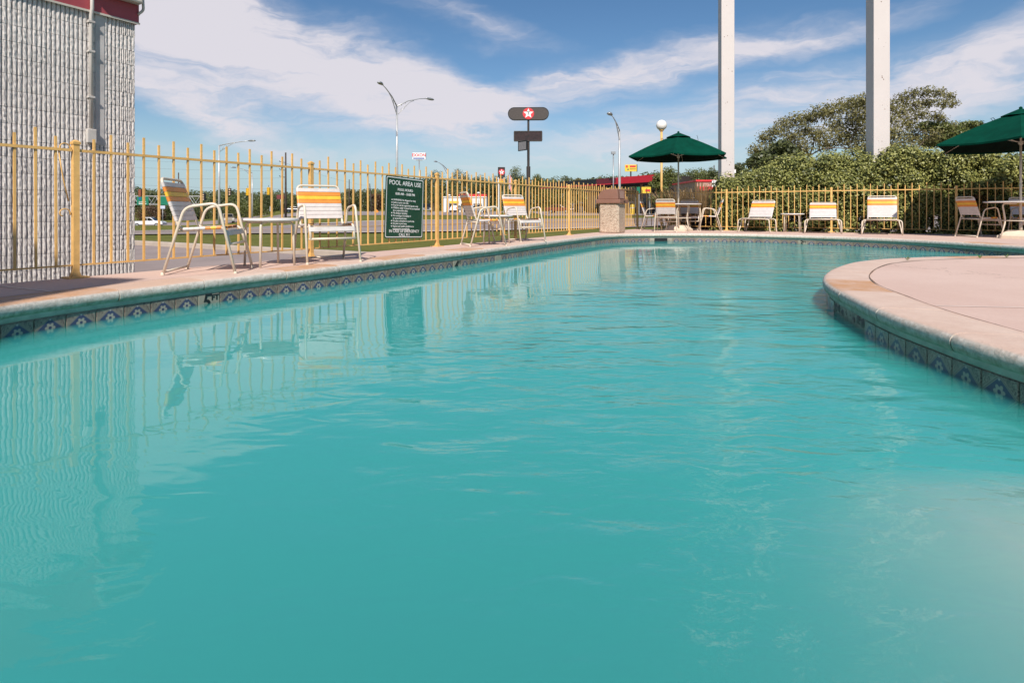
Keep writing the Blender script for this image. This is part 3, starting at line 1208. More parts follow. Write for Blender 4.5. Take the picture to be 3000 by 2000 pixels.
    # ---- water body: closed, its sides inside the walls
    mb = MB()
    ring = [off(k, 0.050) for k in idx]
    v3, f3 = cdt(ring)
    b = len(v3)
    mb.add([(v.x, v.y, WATER) for v in v3] + [(v.x, v.y, -1.75) for v in v3], f3 + [tuple(i + b for i in f[::-1]) for f in f3])
    # boundary
    from collections import Counter
    cnt = Counter()
    for f in f3:
        for i in range(len(f)):
            cnt[tuple(sorted((f[i], f[(i + 1) % len(f)])))] += 1
    mb.add([], [])
    mb.f += [(e[0], e[1], e[1] + b, e[0] + b) for e, c_ in cnt.items() if c_ == 1]
    wat = mb.build('pool_water', M_WATER)
    tag(wat, 'cloudy turquoise pool water with light ripples', kind='structure')


# ------------------------------------------------------------------ fence
def build_fences():
    pk = MB()
    s = 0.008
    pk.box((0, 0, 0.5), (2 * s, 2 * s, 1.0))
    pk_me = pk.mesh('picket')
    pk_me.materials.append(M_YELLOW)
    po = MB()
    a = 0.0225
    for z0, z1, w0, w1 in ((0.0, 0.012, 0.075, 0.075), (0.012, 0.055, 0.032, a), (0.055, 1.115, a, a), (1.115, 1.122, a + .006, a + .006), (1.122, 1.135, a + .006, a + .006), (1.135, 1.152, a + .004, 0.008)):
        vs = [(sx * w0, sy * w0, z0) for sx, sy in ((-1, -1), (1, -1), (1, 1), (-1, 1))] + [(sx * w1, sy * w1, z1) for sx, sy in ((-1, -1), (1, -1), (1, 1), (-1, 1))]
        po.add(vs, [(3, 2, 1, 0), (4, 5, 6, 7), (0, 1, 5, 4), (1, 2, 6, 5), (2, 3, 7, 6), (3, 0, 4, 7)])
    po_me = po.mesh('post')
    po_me.materials.append(M_YELLOW)

    def run(name, label, start, d, L, nb, skip_first=False):
        t = thing(name, label, 'fence', start, math.degrees(math.atan2(d.x, d.y)))
        # local +y runs along the fence
        for k in range(nb + 1):
            if not (skip_first and k == 0):
                inst('post', po_me, t, (0, k * L, 0))
            if k == nb:
                break
            for z, hh, ww in ((1.064, 0.022, 0.026), (0.107, 0.013, 0.022)):
                MB().box((0, k * L + L / 2, z), (ww, L - 0.058, hh)).build('rail', M_YELLOW, t)
            for j in range(1, 18):
                h = 1.225 if j % 2 == 0 else 1.172
                h += random.uniform(-.004, .004)
                y = k * L + L * j / 18
                o = inst('picket', pk_me, t, (0, y, 0.098), (random.uniform(-.004, .004), random.uniform(-.004, .004), 0), (1, 1, h - 0.098))
        return t
    run('iron_fence', 'yellow picket fence along the street side of the pool with the notice board', CORNER, -U, 2.442, 7)
    run('iron_fence', 'yellow picket fence along the far end of the pool before the shrubs', CORNER, N_, 2.56, 5, True)
    # scroll bracket left on the nearest post
    p = CORNER - U * (2.442 * 6) - U * 0.03
    br = MB()
    for z0 in (0.98, 0.44):
        pts = []
        for k in range(15):
            a_ = R(200) - k * R(19)
            r = 0.045 * (1 - k * 0.03)
            pts.append(Vector((p.x - U.x * (0.05 + r * math.cos(a_)), p.y - U.y * (0.05 + r * math.cos(a_)), z0 + 0.10 + r * math.sin(a_))))
        br.tube(pts, 0.005, 6)
    pts = [p - U * 0.02 + Vector((0, 0, 0.64)), p - U * 0.06 + Vector((0, 0, 0.84)), p - U * 0.09 + Vector((0, 0, 1.06))]
    br.tube(pts, 0.005, 6)
    fo = bpy.data.objects['iron_fence']
    o = br.build('scroll_bracket', M_YELLOW, None, smooth=True)
    bpy.context.view_layer.update()
    o.parent = fo
    o.matrix_parent_inverse = fo.matrix_world.inverted()


# ------------------------------------------------------------------ pool furniture
TR = 0.0135


def strap_band(p0, p1, along, width, r=TR, sag=0.0, seg=6):
    """vinyl strap wrapped round two tubes: p0, p1 tube centres, along = strap width direction"""
    p0, p1, along = Vector(p0), Vector(p1), Vector(along).normalized()
    d = (p1 - p0).normalized()
    nrm = d.cross(along).normalized()
    rr = r + 0.0022
    path = []
    for k in range(seg + 1):
        t = k / seg
        path.append(p0.lerp(p1, t) + nrm * rr - nrm * sag * 4 * t * (1 - t))
    for k in range(1, 6):
        a = math.pi * k / 6
        path.append(p1 + nrm * rr * math.cos(a) + d * rr * math.sin(a))
    for k in range(seg + 1):
        t = 1 - k / seg
        path.append(p0.lerp(p1, t) - nrm * (rr if (t < .02 or t > .98) else rr * 0.35) - nrm * sag * 4 * t * (1 - t))
    for k in range(1, 6):
        a = math.pi + math.pi * k / 6
        path.append(p0 + nrm * rr * math.cos(a) + d * rr * math.sin(a))
    n = len(path)
    vs = [p - along * width / 2 for p in path] + [p + along * width / 2 for p in path]
    fs = [(i, (i + 1) % n, (i + 1) % n + n, i + n) for i in range(n)]
    return MB().add(vs, fs)


def make_chair(label, loc, az, group):
    t = thing('strap_chair', label, 'chair', loc, az, group)
    t.scale = (.955, .955, .955)
    for sx in (-1, 1):
        pts = fillet([(sx * .295, -.31, 0.004), (sx * .285, -.13, .62), (sx * .285, .155, .66), (sx * .295, .31, 0.004)], 0.075, 6)
        MB().tube(pts, TR, 8).build('arm_frame', M_TUBE, t, smooth=True)
        MB().lathe([(0.012, 0), (0.0165, 0.002), (0.0165, 0.022), (0.014, 0.026)], 10, (sx * .295, -.31, 0)).build('foot_cap', M_TUBE, t, smooth='auto')
        MB().lathe([(0.012, 0), (0.0165, 0.002), (0.0165, 0.022), (0.014, 0.026)], 10, (sx * .295, .31, 0)).build('foot_cap', M_TUBE, t, smooth='auto')
    w = .245
    b0, b1 = Vector((0, -.185, .415)), Vector((0, -.345, .885))
    side = [Vector((0, .248, .275)), Vector((0, .205, .435)), b0, b1]
    L = [Vector((-w, p.y, p.z)) for p in side]
    Rr = [Vector((w, p.y, p.z)) for p in side[::-1]]
    MB().tube(fillet(L + Rr, 0.06, 6), TR, 8).build('seat_frame', M_TUBE, t, smooth=True)
    MB().tube([(-.262, .2445, .275), (.262, .2445, .275)], TR * .95, 8).build('front_crossbar', M_TUBE, t, smooth=True)
    MB().tube([(-.270, -.196, .40), (.270, -.196, .40)], TR * .95, 8).build('rear_crossbar', M_TUBE, t, smooth=True)
    MB().tube([(-.280, -.302, .030), (.280, -.302, .030)], TR * .85, 8).build('floor_crossbar', M_TUBE, t, smooth=True)
    bd = (b1 - b0).normalized()
    cols = [M_STRAP_W, M_STRAP_O, M_STRAP_Y, M_STRAP_O] + [M_STRAP_W] * 4
    for k, m in enumerate(cols):
        c = b1 - bd * (0.060 + 0.0475 * k)
        strap_band((w, c.y, c.z), (-w, c.y, c.z), bd, 0.0435).build('strap', m, t, smooth=True)
    s0, s1 = Vector((0, .195, .4325)), Vector((0, -.16, .4165))
    sd = (s0 - s1).normalized()
    cols = [M_STRAP_O, M_STRAP_Y, M_STRAP_O] + [M_STRAP_W] * 4
    for k, m in enumerate(cols):
        c = s0 - sd * (0.040 + 0.0475 * k)
        strap_band((-w, c.y, c.z), (w, c.y, c.z), sd, 0.0435, sag=0.008).build('strap', m, t, smooth=True)
    d0, d1 = Vector((0, .212, .408)), Vector((0, .248, .275))
    dd = (d0 - d1).normalized()
    c = d0 - dd * 0.030
    strap_band((-w, c.y, c.z), (w, c.y, c.z), -dd, 0.050).build('strap', M_STRAP_W, t, smooth=True)
    return t


def make_lounger(label, loc, az, back_z, group):
    t = thing('low_lounge_chair', label, 'lounge chair', loc, az, group)
    for y0, y1 in ((.30, .22), (-.20, -.28)):
        # a transverse hoop whose legs splay
        for yy, q in ((y0, .40),):
            pts = fillet([(-q, yy + .02, 0.012), (-q + .01, yy, .335), (q - .01, yy, .335), (q, yy + .02, 0.012)], 0.07, 6)
            MB().tube(pts, TR * .95, 8).build('leg_hoop', M_TUBE, t, smooth=True)
        for sx in (-1, 1):
            pts = fillet([(sx * .40, y0 + .02, 0.012), (sx * .395, y1 + .03, 0.012), (sx * .33, y1 - .06, .325)], 0.03, 4)
            MB().tube(pts, TR * .9, 8).build('leg_brace', M_TUBE, t, smooth=True)
    w = .285
    b0 = Vector((0, -.16, .352))
    b1 = Vector((0, -.16 - math.sqrt(max(.02, .56 ** 2 - (back_z - .352) ** 2)), back_z))
    side = [Vector((0, .37, .352)), b0, b1]
    L = [Vector((-w, p.y, p.z)) for p in side]
    Rr = [Vector((w, p.y, p.z)) for p in side[::-1]]
    MB().tube(fillet(L + Rr, 0.055, 6), TR, 8).build('seat_frame', M_TUBE, t, smooth=True)
    MB().tube([(-w, .37, .352), (w, .37, .352)], TR, 8).build('front_crossbar', M_TUBE, t, smooth=True)
    bd = (b1 - b0).normalized()
    cols = [M_STRAP_W, M_STRAP_O, M_STRAP_Y, M_STRAP_O] + [M_STRAP_W] * 6
    for k, m in enumerate(cols):
        c = b1 - bd * (0.060 + 0.0485 * k)
        strap_band((w, c.y, c.z), (-w, c.y, c.z), bd, 0.045).build('strap', m, t, smooth=True)
    for k in range(10):
        y = .34 - .0485 * k
        strap_band((-w, y, .352), (w, y, .352), (0, 1, 0), 0.044, sag=0.032 if k else 0.02, seg=10).build('strap', M_STRAP_W, t, smooth=True)
    return t


def make_side_table(label, loc, az, group):
    t = thing('side_table', label, 'table', loc, az, group)
    MB().lathe([(0.0, .452), (.262, .452), (.276, .456), (.283, .466), (.280, .478), (.268, .484), (.255, .482), (.24, .478), (0.0, .478)], 40).build('table_top', M_TABLE, t, smooth='auto')
    for k in range(4):
        a = k * math.pi / 2 + .4
        ca, sa = math.cos(a), math.sin(a)
        pts = fillet([(ca * .10, sa * .10, .443), (ca * .235, sa * .235, .443), (ca * .250, sa * .250, 0.0)], .05, 5)
        MB().tube(pts, .0125, 8).build('leg', M_TUBE, t, smooth=True)
    MB().lathe([(.09, .438), (.115, .438), (.115, .4515), (.09, .4515)], 20).build('leg_ring', M_TUBE, t)
    return t


def make_parasol_table(label, loc, az, group):
    t = thing('round_dining_table', label, 'table', loc, az, group)
    MB().lathe([(.030, .715), (.55, .715), (.592, .720), (.602, .731), (.596, .741), (.575, .745), (.030, .742)], 48).build('table_top', M_TABLE, t, smooth='auto')
    for k in range(4):
        a = k * math.pi / 2 + .6
        ca, sa = math.cos(a), math.sin(a)
        pts = fillet([(ca * .10, sa * .10, .702), (ca * .40, sa * .40, .702), (ca * .33, sa * .33, .34), (ca * .44, sa * .44, 0.0)], .08, 5)
        MB().tube(pts, .0135, 8).build('leg', M_TUBE, t, smooth=True)
    pts = [(math.cos(k * math.pi / 10) * .333, math.sin(k * math.pi / 10) * .333, .355) for k in range(20)]
    MB().tube(pts, .010, 6, closed=True).build('brace_ring', M_TUBE, t, smooth=True)
    return t


def make_parasol(label, loc, az, group, top=2.60, edge=1.93, rad=1.42, droop=0.0):
    t = thing('patio_umbrella', label, 'umbrella', loc, az, group)
    MB().tube([(0, 0, .30), (0, 0, top - .03)], .021, 12).build('pole', M_UMB_POLE, t, smooth=True)
    cs = [(rad * math.sin(k * math.pi / 3), rad * math.cos(k * math.pi / 3), edge - (droop if k == 2 else 0) - (droop * .5 if k == 3 else 0)) for k in range(6)]
    ap = Vector((0, 0, top))
    for k in range(6):
        a, b = Vector(cs[k]), Vector(cs[(k + 1) % 6])
        n = 9
        vs, fs, ix = [], [], {}
        for i in range(n + 1):
            s = i / n
            m = max(1, i)
            for j in range(m + 1):
                u = j / m
                e = a.lerp(b, u)
                q = 4 * u * (1 - u)
                e = e * (1 - 0.055 * q) + Vector((0, 0, edge * .055 * q))   # the hem is cut in a shallow curve
                p = ap.lerp(e, s)
                p.z += -0.045 * q * s * (1 - s * .2) + 0.03 * math.sin(math.pi * s)
                ix[(i, j)] = len(vs)
                vs.append(p)
        for j in range(1):
            pass
        fs.append((ix[(0, 0)], ix[(1, 0)], ix[(1, 1)]))
        for i in range(1, n):
            m0, m1 = i, i + 1
            for j in range(m0):
                fs.append((ix[(i, j)], ix[(i + 1, j)], ix[(i + 1, j + 1)]))
                fs.append((ix[(i, j)], ix[(i + 1, j + 1)], ix[(i, j + 1)]))
            fs.append((ix[(i, m0)], ix[(i + 1, m0)], ix[(i + 1, m1)]))
        pn = MB().add(vs, fs).build('canopy_panel', M_GREEN_CANVAS, t, smooth=True)
        MB().add([Vector((p.x * .994, p.y * .994, p.z - .007)) for p in vs], fs).build('underside_shade', mat('canopy_underside_shade', (.006, .013, .010), .95, spec=.05), pn, smooth=True)  # near-black sheet under each panel: the shade below the canopy put into colour
        # hem drop
        hv, hf = [], []
        for j in range(n + 1):
            p = vs[ix[(n, j)]]
            hv += [p, p + Vector((0, 0, -.035)) - Vector((p.x, p.y, 0)) * .006]
        for j in range(n):
            hf.append((2 * j, 2 * j + 1, 2 * j + 3, 2 * j + 2))
        MB().add(hv, hf).build('hem', M_GREEN_CANVAS, t, smooth=True)
        # rib and strut
        c = Vector(cs[k])
        rb = MB().tube([ap + Vector((0, 0, -.05)), ap.lerp(c, .5) + Vector((0, 0, -.01)), c * .985 + Vector((0, 0, .012 - .02))], .008, 6).build('rib', M_UMB_POLE, t, smooth=True)
        mid = ap.lerp(c, .52) + Vector((0, 0, -.015))
        MB().tube([(c.x * .02, c.y * .02, edge + .02), mid], .008, 6).build('strut', M_UMB_POLE, t, smooth=True)
    # vent cap
    vs = [(0, 0, top + .045)]
    fs = []
    for k in range(6):
        for f in (0, .5):
            a = (k + f) * math.pi / 3
            r = .36 * (1 if f == 0 else .86)
            vs.append((r * math.sin(a), r * math.cos(a), top - (top - edge) * .255 + .055 + (0 if f == 0 else .012)))
    for k in range(12):
        fs.append((0, 1 + k, 1 + (k + 1) % 12))
    MB().add(vs, fs).build('vent_cap', M_GREEN_CANVAS, t)
    MB().lathe([(.0, top + .03), (.028, top + .035), (.03, top + .06), (.012, top + .075), (0, top + .08)], 12).build('finial', M_GREEN_CANVAS, t, smooth=True)
    MB().lathe([(.024, edge - .03), (.042, edge - .02), (.042, edge + .035), (.024, edge + .045)], 14).build('runner_hub', M_UMB_POLE, t, smooth='auto')
    MB().lathe([(.023, 1.05), (.029, 1.05), (.029, 1.09), (.023, 1.09)], 14).build('pole_collar', M_UMB_POLE, t, smooth='auto')
    # tie straps caught on the cap
    st = MB()
    st.tube([(.40, -.1, top - .14), (.43, -.11, top - .09), (.47, -.12, top - .10), (.44, -.1, top - .15)], .006, 5)
    st.tube([(-.50, -.25, top - .17), (-.48, -.25, top - .05), (-.46, -.25, top - .03)], .005, 5)
    st.build('tie_strap', M_BLACK, t, smooth=True)
    # base
    b = thing('umbrella_base', 'cream concrete base block of the ' + label.replace('dark green ', ''), 'umbrella base', loc, az + 15, 'umbrella bases')
    bm_ = MB()
    for z0, z1, w0, w1 in ((0, .05, .30, .30), (.05, .16, .30, .16)):
        vs = [(sx * w0, sy * w0, z0) for sx, sy in ((-1, -1), (1, -1), (1, 1), (-1, 1))] + [(sx * w1, sy * w1, z1) for sx, sy in ((-1, -1), (1, -1), (1, 1), (-1, 1))]
        bm_.add(vs, [(4, 5, 6, 7), (0, 1, 5, 4), (1, 2, 6, 5), (2, 3, 7, 6), (3, 0, 4, 7)])
    bm_.build('base_block', mat('cream_concrete', (0.66, 0.55, 0.43), 0.8, var=0.08), b)
    MB().tube([(0, 0, .15), (0, 0, .34)], .030, 12).build('base_sleeve', M_UMB_POLE, b, smooth=True)
    return t


def build_bin():
    c = Vector((2.53, 14.62, 0))
    t = thing('litter_bin', 'pebble faced litter bin with brown hooded lid by the fence', 'litter bin', c, 30.5)
    t.scale = (.965, .965, .965)
    # local +y = U (away from camera), local -y is the broad face seen, local +x = N_ (towards the pool)
    m = bpy.data.materials.new('exposed_pebble')
    m.use_nodes = True
    nt = NT(m.node_tree)
    bs = nt.n['Principled BSDF']
    v = nt.new('ShaderNodeTexCoord').outputs['Object']
    vo = nt.new('ShaderNodeTexVoronoi')
    vo.inputs['Scale'].default_value = 46
    nt.l.new(v, vo.inputs['Vector'])
    sp = nt.new('ShaderNodeSeparateColor')
    nt.l.new(vo.outputs['Color'], sp.inputs[0])
    c1 = nt.mix(nt.ramp(sp.outputs[0], 0.1, 0.9, smooth=False), (0.27, 0.17, 0.115), (0.66, 0.53, 0.41))
    c1 = nt.mix(nt.ramp(vo.outputs['Distance'], 0.38, 0.62), c1, (0.48, 0.37, 0.28))
    nt.l.new(c1, bs.inputs['Base Color'])
    bs.inputs['Roughness'].default_value = 0.75
    bp = nt.new('ShaderNodeBump')
    bp.invert = True
    bp.inputs['Strength'].default_value = 0.9
    bp.inputs['Distance'].default_value = 0.012
    nt.l.new(vo.outputs['Distance'], bp.inputs['Height'])
    nt.l.new(bp.outputs[0], bs.inputs['Normal'])
    h, ch = .27, .045

    def octo(s, k=ch):
        return [(-s + k, -s), (s - k, -s), (s, -s + k), (s, s - k), (s - k, s), (-s + k, s), (-s, s - k), (-s, -s + k)]
    b = MB()
    lv = [(0.0, h - .03), (0.025, h), (0.74, h), (0.755, h - .015)]
    vs = []
    for z, s in lv:
        vs += [(x, y, z) for x, y in octo(s)]
    fs = [tuple(range(8))[::-1], tuple(24 + k for k in range(8))]
    for a in range(3):
        for k in range(8):
            fs.append((a * 8 + k, a * 8 + (k + 1) % 8, a * 8 + 8 + (k + 1) % 8, a * 8 + 8 + k))
    b.add(vs, fs)
    b.build('bin_body', m, t)
    r = MB()
    r.box((0, 0, .815), (.66, .64, .10))
    r.build('lid_rim', M_BIN_LID, t, bevel=.012)
    # hood: side profile in (x, z), extruded along y
    prof = [(.26, .866), (.24, 1.13), (.06, 1.135)]
    for k in range(0, 9):
        a = R(90) * k / 8
        prof.append((-.02 - .27 * math.sin(a) ** 1.1, .866 + .265 * math.cos(a) ** .8 if k < 8 else .866))
    hd = MB()
    hd.prism(prof, -.285, .285)
    hd.build('lid_hood', M_BIN_LID, t, bevel=.012)
    fl = MB()
    fl.add([(.2665, -.17, .89), (.2665, .17, .89), (.2515, .17, 1.09), (.2515, -.17, 1.09)], [(0, 1, 2, 3)])
    fl.build('push_flap', M_BIN_DOOR, t)
    MB().box((.336, .0, .815), (.02, .07, .03)).build('latch', M_BLACK, t)
    return t


def build_furniture():
    g = 'striped strap chairs on the deck'
    make_chair('striped strap chair nearest the ribbed block wall, turned side on', (-2.79, 5.36, 0), 80, g)
    make_chair('striped strap chair facing the pool just left of the green rules sign', (-2.045, 6.39, 0), 146, g)
    make_chair('striped strap chair turned side on, first one right of the green rules sign', (-.465, 9.35, 0), 70, g)
    make_chair('striped strap chair facing the pool between side table and litter bin', (.205, 10.53, 0), 143, g)
    g2 = 'chairs round the far umbrella table'
    make_chair('strap chair at the left of the umbrella table, next to the fence corner', (4.02, 16.55, 0), 112, g2)
    make_chair('strap chair with its striped back to the camera at the umbrella table', (4.10, 15.35, 0), 22, g2)
    make_chair('shaded strap chair behind the umbrella table, against the far fence', (4.98, 16.25, 0), 196, g2)
    make_chair('strap chair at the right of the umbrella table beside the white column', (5.36, 15.72, 0), 285, g2)
    g3 = 'chairs at the right edge'
    make_chair('strap chair under the large umbrella at the right edge, turned side on', (9.92, 12.30, 0), 88, g3)
    make_chair('shaded strap chair behind the table at the right edge', (11.22, 12.55, 0), 196, g3)
    gl = 'low strap lounge chairs before the shrubs'
    make_lounger('low white lounge chair left of the small table, nearest the white column', (6.40, 15.10, 0), 222, .82, gl)
    make_lounger('low white lounge chair right of the small table, back laid lowest', (7.66, 14.28, 0), 208, .755, gl)
    make_lounger('low white lounge chair standing apart at the right, back most upright', (8.68, 13.60, 0), 213, .90, gl)
    gt = 'small round side tables'
    make_side_table('small round white table between the two nearest strap chairs', (-2.48, 5.93, 0), 20, gt)
    make_side_table('small round white table between the two strap chairs by the bin', (-.27, 9.96, 0), 50, gt)
    make_side_table('small round white table between two low lounge chairs', (7.20, 14.88, 0), 10, gt)
    gu = 'umbrella tables'
    make_parasol_table('round white dining table under the far green umbrella', (4.53, 15.78, 0), 10, gu)
    make_parasol_table('round white dining table cut by the right edge of the picture', (10.27, 11.70, 0), 30, gu)
    gp = 'green patio umbrellas'
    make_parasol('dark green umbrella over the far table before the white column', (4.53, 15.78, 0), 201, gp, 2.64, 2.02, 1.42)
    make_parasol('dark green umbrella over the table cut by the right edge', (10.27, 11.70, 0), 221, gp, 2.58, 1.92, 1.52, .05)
    build_bin()
    build_rules_sign()


def build_rules_sign():
    # hangs on the fence, leaning a touch
    x0, x1 = 1124.0, 1236.0
    Y0, Y1 = 11040 / (2500 - x0), 11040 / (2500 - x1)
    p0 = Vector(((x0 - 1500) / FPX * Y0, Y0, 0))
    p1 = Vector(((x1 - 1500) / FPX * Y1, Y1, 0))
    c = (p0 + p1) / 2 + N_ * 0.022
    w = (p1 - p0).length
    h = 0.88
    t = thing('rules_sign', 'dark green pool rules sign with white lettering hung on the fence', 'sign', (c.x, c.y, 0.60), 0)
    # local x along the sign, local -y faces the pool, z up
    ang = math.atan2(U.y, U.x)
    t.rotation_euler = (0, R(2.2), ang)

    def rrect(w_, h_, r):
        out = []
        for cx, cy, a0 in ((w_ / 2 - r, h_ / 2 - r, 0), (-w_ / 2 + r, h_ / 2 - r, 90), (-w_ / 2 + r, -h_ / 2 + r, 180), (w_ / 2 - r, -h_ / 2 + r, 270)):
            for k in range(5):
                a = R(a0 + k * 22.5)
                out.append((cx + r * math.cos(a), cy + r * math.sin(a)))
        return out
    MB().prism(rrect(w, h, .03), 0, -.005).build('sign_board', M_SIGN_GREEN, t)
    # border line
    o, i = rrect(w - .030, h - .030, .025), rrect(w - .052, h - .052, .02)
    n = len(o)
    MB().add([(a, -.0062, b) for a, b in o] + [(a, -.0062, b) for a, b in i],
             [(k, (k + 1) % n, (k + 1) % n + n, k + n) for k in range(n)]).build('border_line', M_SIGN_WHITE, t)
    lines = [('POOL AREA USE', .092, 0, .345, 'CENTER'), ('POOL HOURS:', .050, 0, .252, 'CENTER'), ('8:00 AM - 10:00 PM', .050, 0, .192, 'CENTER')]
    bl = [('WARNING! No lifeguard on duty.', 1), ('Swim at your own risk.', 1), ('Pool for use by registered guests only.', 1),
          ('Children under 12 must be accompanied', 1), ('by a responsible adult.', 0), ('No diving or jumping.', 1), ('No running or horseplay in', 1),
          ('or around pool area.', 0), ('No glass containers in pool area.', 1), ('No pets in pool area.', 1), ('Report any unsafe conditions to', 1), ('management immediately.', 0)]
    z = .105
    for s, d in bl:
        lines.append((s, .0365, -.245, z, 'LEFT'))
        if d:
            MB().lathe([(.010, 0), (.010, .001)], 12).build('bullet', M_SIGN_WHITE, t)
            b = [o_ for o_ in t.children if o_.name.startswith('bullet')][-1]
            b.location = (-.278, -.0058, z)
            b.rotation_euler = (R(90), 0, 0)
        z -= .0375 if d else .036
    lines += [('IN CASE OF EMERGENCY', .056, 0, -.338, 'CENTER'), ('CALL 911', .056, 0, -.390, 'CENTER')]
    wide = w / 0.80
    for s, sz, x, zz, al in lines:
        me = text_mesh(s, sz, 0.0004, al, bold=0.0008 if sz > .04 else 0.0004)
        me.materials.append(M_SIGN_WHITE)
        l = bpy.data.objects.new('lettering', me)
        link(l, t)
        l.location = (x * wide, -.0066, zz)
        l.rotation_euler = (R(90), 0, 0)
        l.scale = (wide * (1.0 if sz > .04 else .93), 1, 1)


# ------------------------------------------------------------------ block building at the left
def build_block_building():
    cn = Vector((-4.17, 6.40, 0))
    K = 0.762                                   # six inch courses
    nw = N_                                     # wall looks along N_
    d = -U                                      # along the wall towards the camera
    t = thing('block_building', 'white ribbed concrete block building with red fascia at the left', 'building', (cn.x, cn.y, 0), 0)
    M = Matrix(((d.x, nw.x, 0), (d.y, nw.y, 0), (0, 0, 1)))      # local x along wall, y outward

    def W(s, o, z):
        p = d * s * K + nw * o * K
        return Vector((p.x, p.y, z))

    def Z(z):
        return EYE + (z - EYE) * K
    # solid core
    core = MB()
    core.prism([(0.012, -0.03), (9, -0.03), (9, -1.3), (0.012, -1.3)], -0.5, Z(3.80), lambda a, b, z: W(a, b, z))
    core.build('wall_core', M_JOINT, t)
    # blocks, four shapes shared
    BW, BH, NR = 0.4064 * K, 0.2032 * K, 8
    shapes = []
    for var in range(5):
        rr = random.Random(100 + var)
        b = MB()
        w = BW - 0.004
        h = BH - 0.003
        rp = BW / NR
        rows = 6
        for k in range(NR):
            x0 = -BW / 2 + k * rp + 0.005
            x1 = x0 + rp - 0.0105
            cols = [x0, x0 + (x1 - x0) * .33, x0 + (x1 - x0) * .67, x1]
            vs, ix = [], {}
            for r in range(rows + 1):
                z = -h / 2 + h * r / rows
                lean = rr.uniform(-.002, .002)
                for c_, x in enumerate(cols):
                    e = 1.0 if 0 < c_ < 3 else 0.80
                    o = (0.019 + lean + rr.uniform(-.003, .003)) * e
                    if r in (0, rows):
                        o *= 0.93
                    ix[(r, c_)] = len(vs)
                    vs.append((x + rr.uniform(-.0016, .0016), o, z))
                ix[(r, 'a')] = len(vs)
                vs.append((x0 - 0.002, -0.002, z))
                ix[(r, 'b')] = len(vs)
                vs.append((x1 + 0.002, -0.002, z))
            fs = []
            for r in range(rows):
                seq = ['a', 0, 1, 2, 3, 'b']
                for q in range(5):
                    fs.append((ix[(r, seq[q])], ix[(r, seq[q + 1])], ix[(r + 1, seq[q + 1])], ix[(r + 1, seq[q])]))
            fs.append(tuple(ix[(0, s)] for s in ['a', 0, 1, 2, 3, 'b']))
            fs.append(tuple(ix[(rows, s)] for s in ['a', 0, 1, 2, 3, 'b']))
            b.add(vs, fs)
        b.box((0, -0.010, 0), (w, 0.018, h))
        me = b.mesh('block')
        me.materials.append(M_BLOCKS)
        shapes.append(me)
    rotz = math.atan2(d.y, d.x)
    rz = rotz
    nc = 19
    z0 = Z(3.26) - nc * BH
    for c_ in range(nc):
        for k in range(9):
            s = (k + (0.5 if c_ % 2 == 0 else 0.0)) * BW / K + BW / K / 2
            if c_ % 2 == 0 and k == 0:
                # half block at the corner is a cut one
                o = inst('block', shapes[c_ % 5], t, W(BW / K / 4, 0, z0 + (c_ + .5) * BH), (0, 0, rz), (0.5, 1, 1))
            o = inst('block', shapes[(c_ * 3 + k * 2 + (c_ * k) % 3) % 5], t, W(s, 0, z0 + (c_ + .5) * BH), (0, 0, rz))
            # mirrored so that local y looks outward
    for o in t.children:
        if o.name.startswith('block'):
            o.scale = (o.scale[0], -1, 1) if (Matrix.Rotation(rz, 3, 'Z') @ Vector((0, 1, 0))).dot(nw) < 0 else (o.scale[0], 1, 1)
    # red fascia
    fa = MB()
    fa.prism([(-0.035, 0.055), (9, 0.055), (9, -1.35), (-0.035, -1.35)], Z(3.26), Z(3.86), lambda a, b, z: W(a, b, z))
    fo = fa.build('fascia', M_FASCIA, t)
    dr = MB()
    dr.prism([(-0.045, 0.066), (9, 0.066), (9, 0.055), (-0.045, 0.055)], Z(3.248), Z(3.275), lambda a, b, z: W(a, b, z))
    dr.build('drip_edge', M_BEIGE, t)
    gb = MB()
    gb.prism([(-0.03, 0.056), (0.62, 0.056), (0.62, 0.20), (-0.03, 0.20)], Z(3.52), Z(3.80), lambda a, b, z: W(a, b, z))
    gb.build('gutter_box', M_BEIGE, t, bevel=.02)
    dp = MB()
    pts = fillet([W(-.06, .10, Z(3.72)), W(-.075, .10, Z(3.46)), W(-.02, .08, Z(3.40)), W(-.036, .04, Z(3.40))], .04, 4)
    dp.tube(pts, .014, 8)
    dp.build('drain_pipe', M_BEIGE, t, smooth=True)
    # conduit with its box, and a smooth, slightly darker strip beside it
    pa = MB()
    pa.box(W(.46, .022, Z(2.36)), (.085, .012, 1.37), rz)
    pa.build('grey_strip', mat('strip_grey', (0.50, 0.47, 0.455), 0.8, var=0.1, vscale=6), t)
    cd = MB()
    cd.tube([W(.58, .062, Z(1.66)), W(.58, .062, Z(3.2)), W(.58, .09, Z(3.30)), W(.58, .09, Z(3.85))], .018, 10)
    cd.build('conduit', M_CONDUIT, t, smooth=True)
    bx = MB()
    bx.box(W(.58, .065, Z(1.57)), (.088, .046, .145), rz)
    bx.build('junction_box', M_CONDUIT, t, bevel=.008)
    for z in (2.1, 2.72, 3.12):
        MB().box(W(.58, .058, Z(z)), (.057, .05, .019), rz).build('conduit_clip', M_CONDUIT, t)

    # added unseen wing behind the camera, placed and shaped to shade the near deck corner
    H = 6.75
    k = H / math.tan(SUN_EL)
    p0 = Vector((-3.02, 4.78, 0)) + Vector((S.x, S.y, 0)).normalized() * k
    e1, e2 = Vector((-.977, .21, 0)), Vector((-.02, -1, 0))
    fp = [p0, p0 + e2 * 3.4, p0 + e2 * 3.4 + Vector((-6.5, 0, 0)), p0 + e1 * 6.5]
    wg = thing('shade_wing', 'unseen white block wing added to shade the deck at the near pool corner', 'building', (0, 0, 0))
    cx = sum((p for p in fp), Vector()) / 4
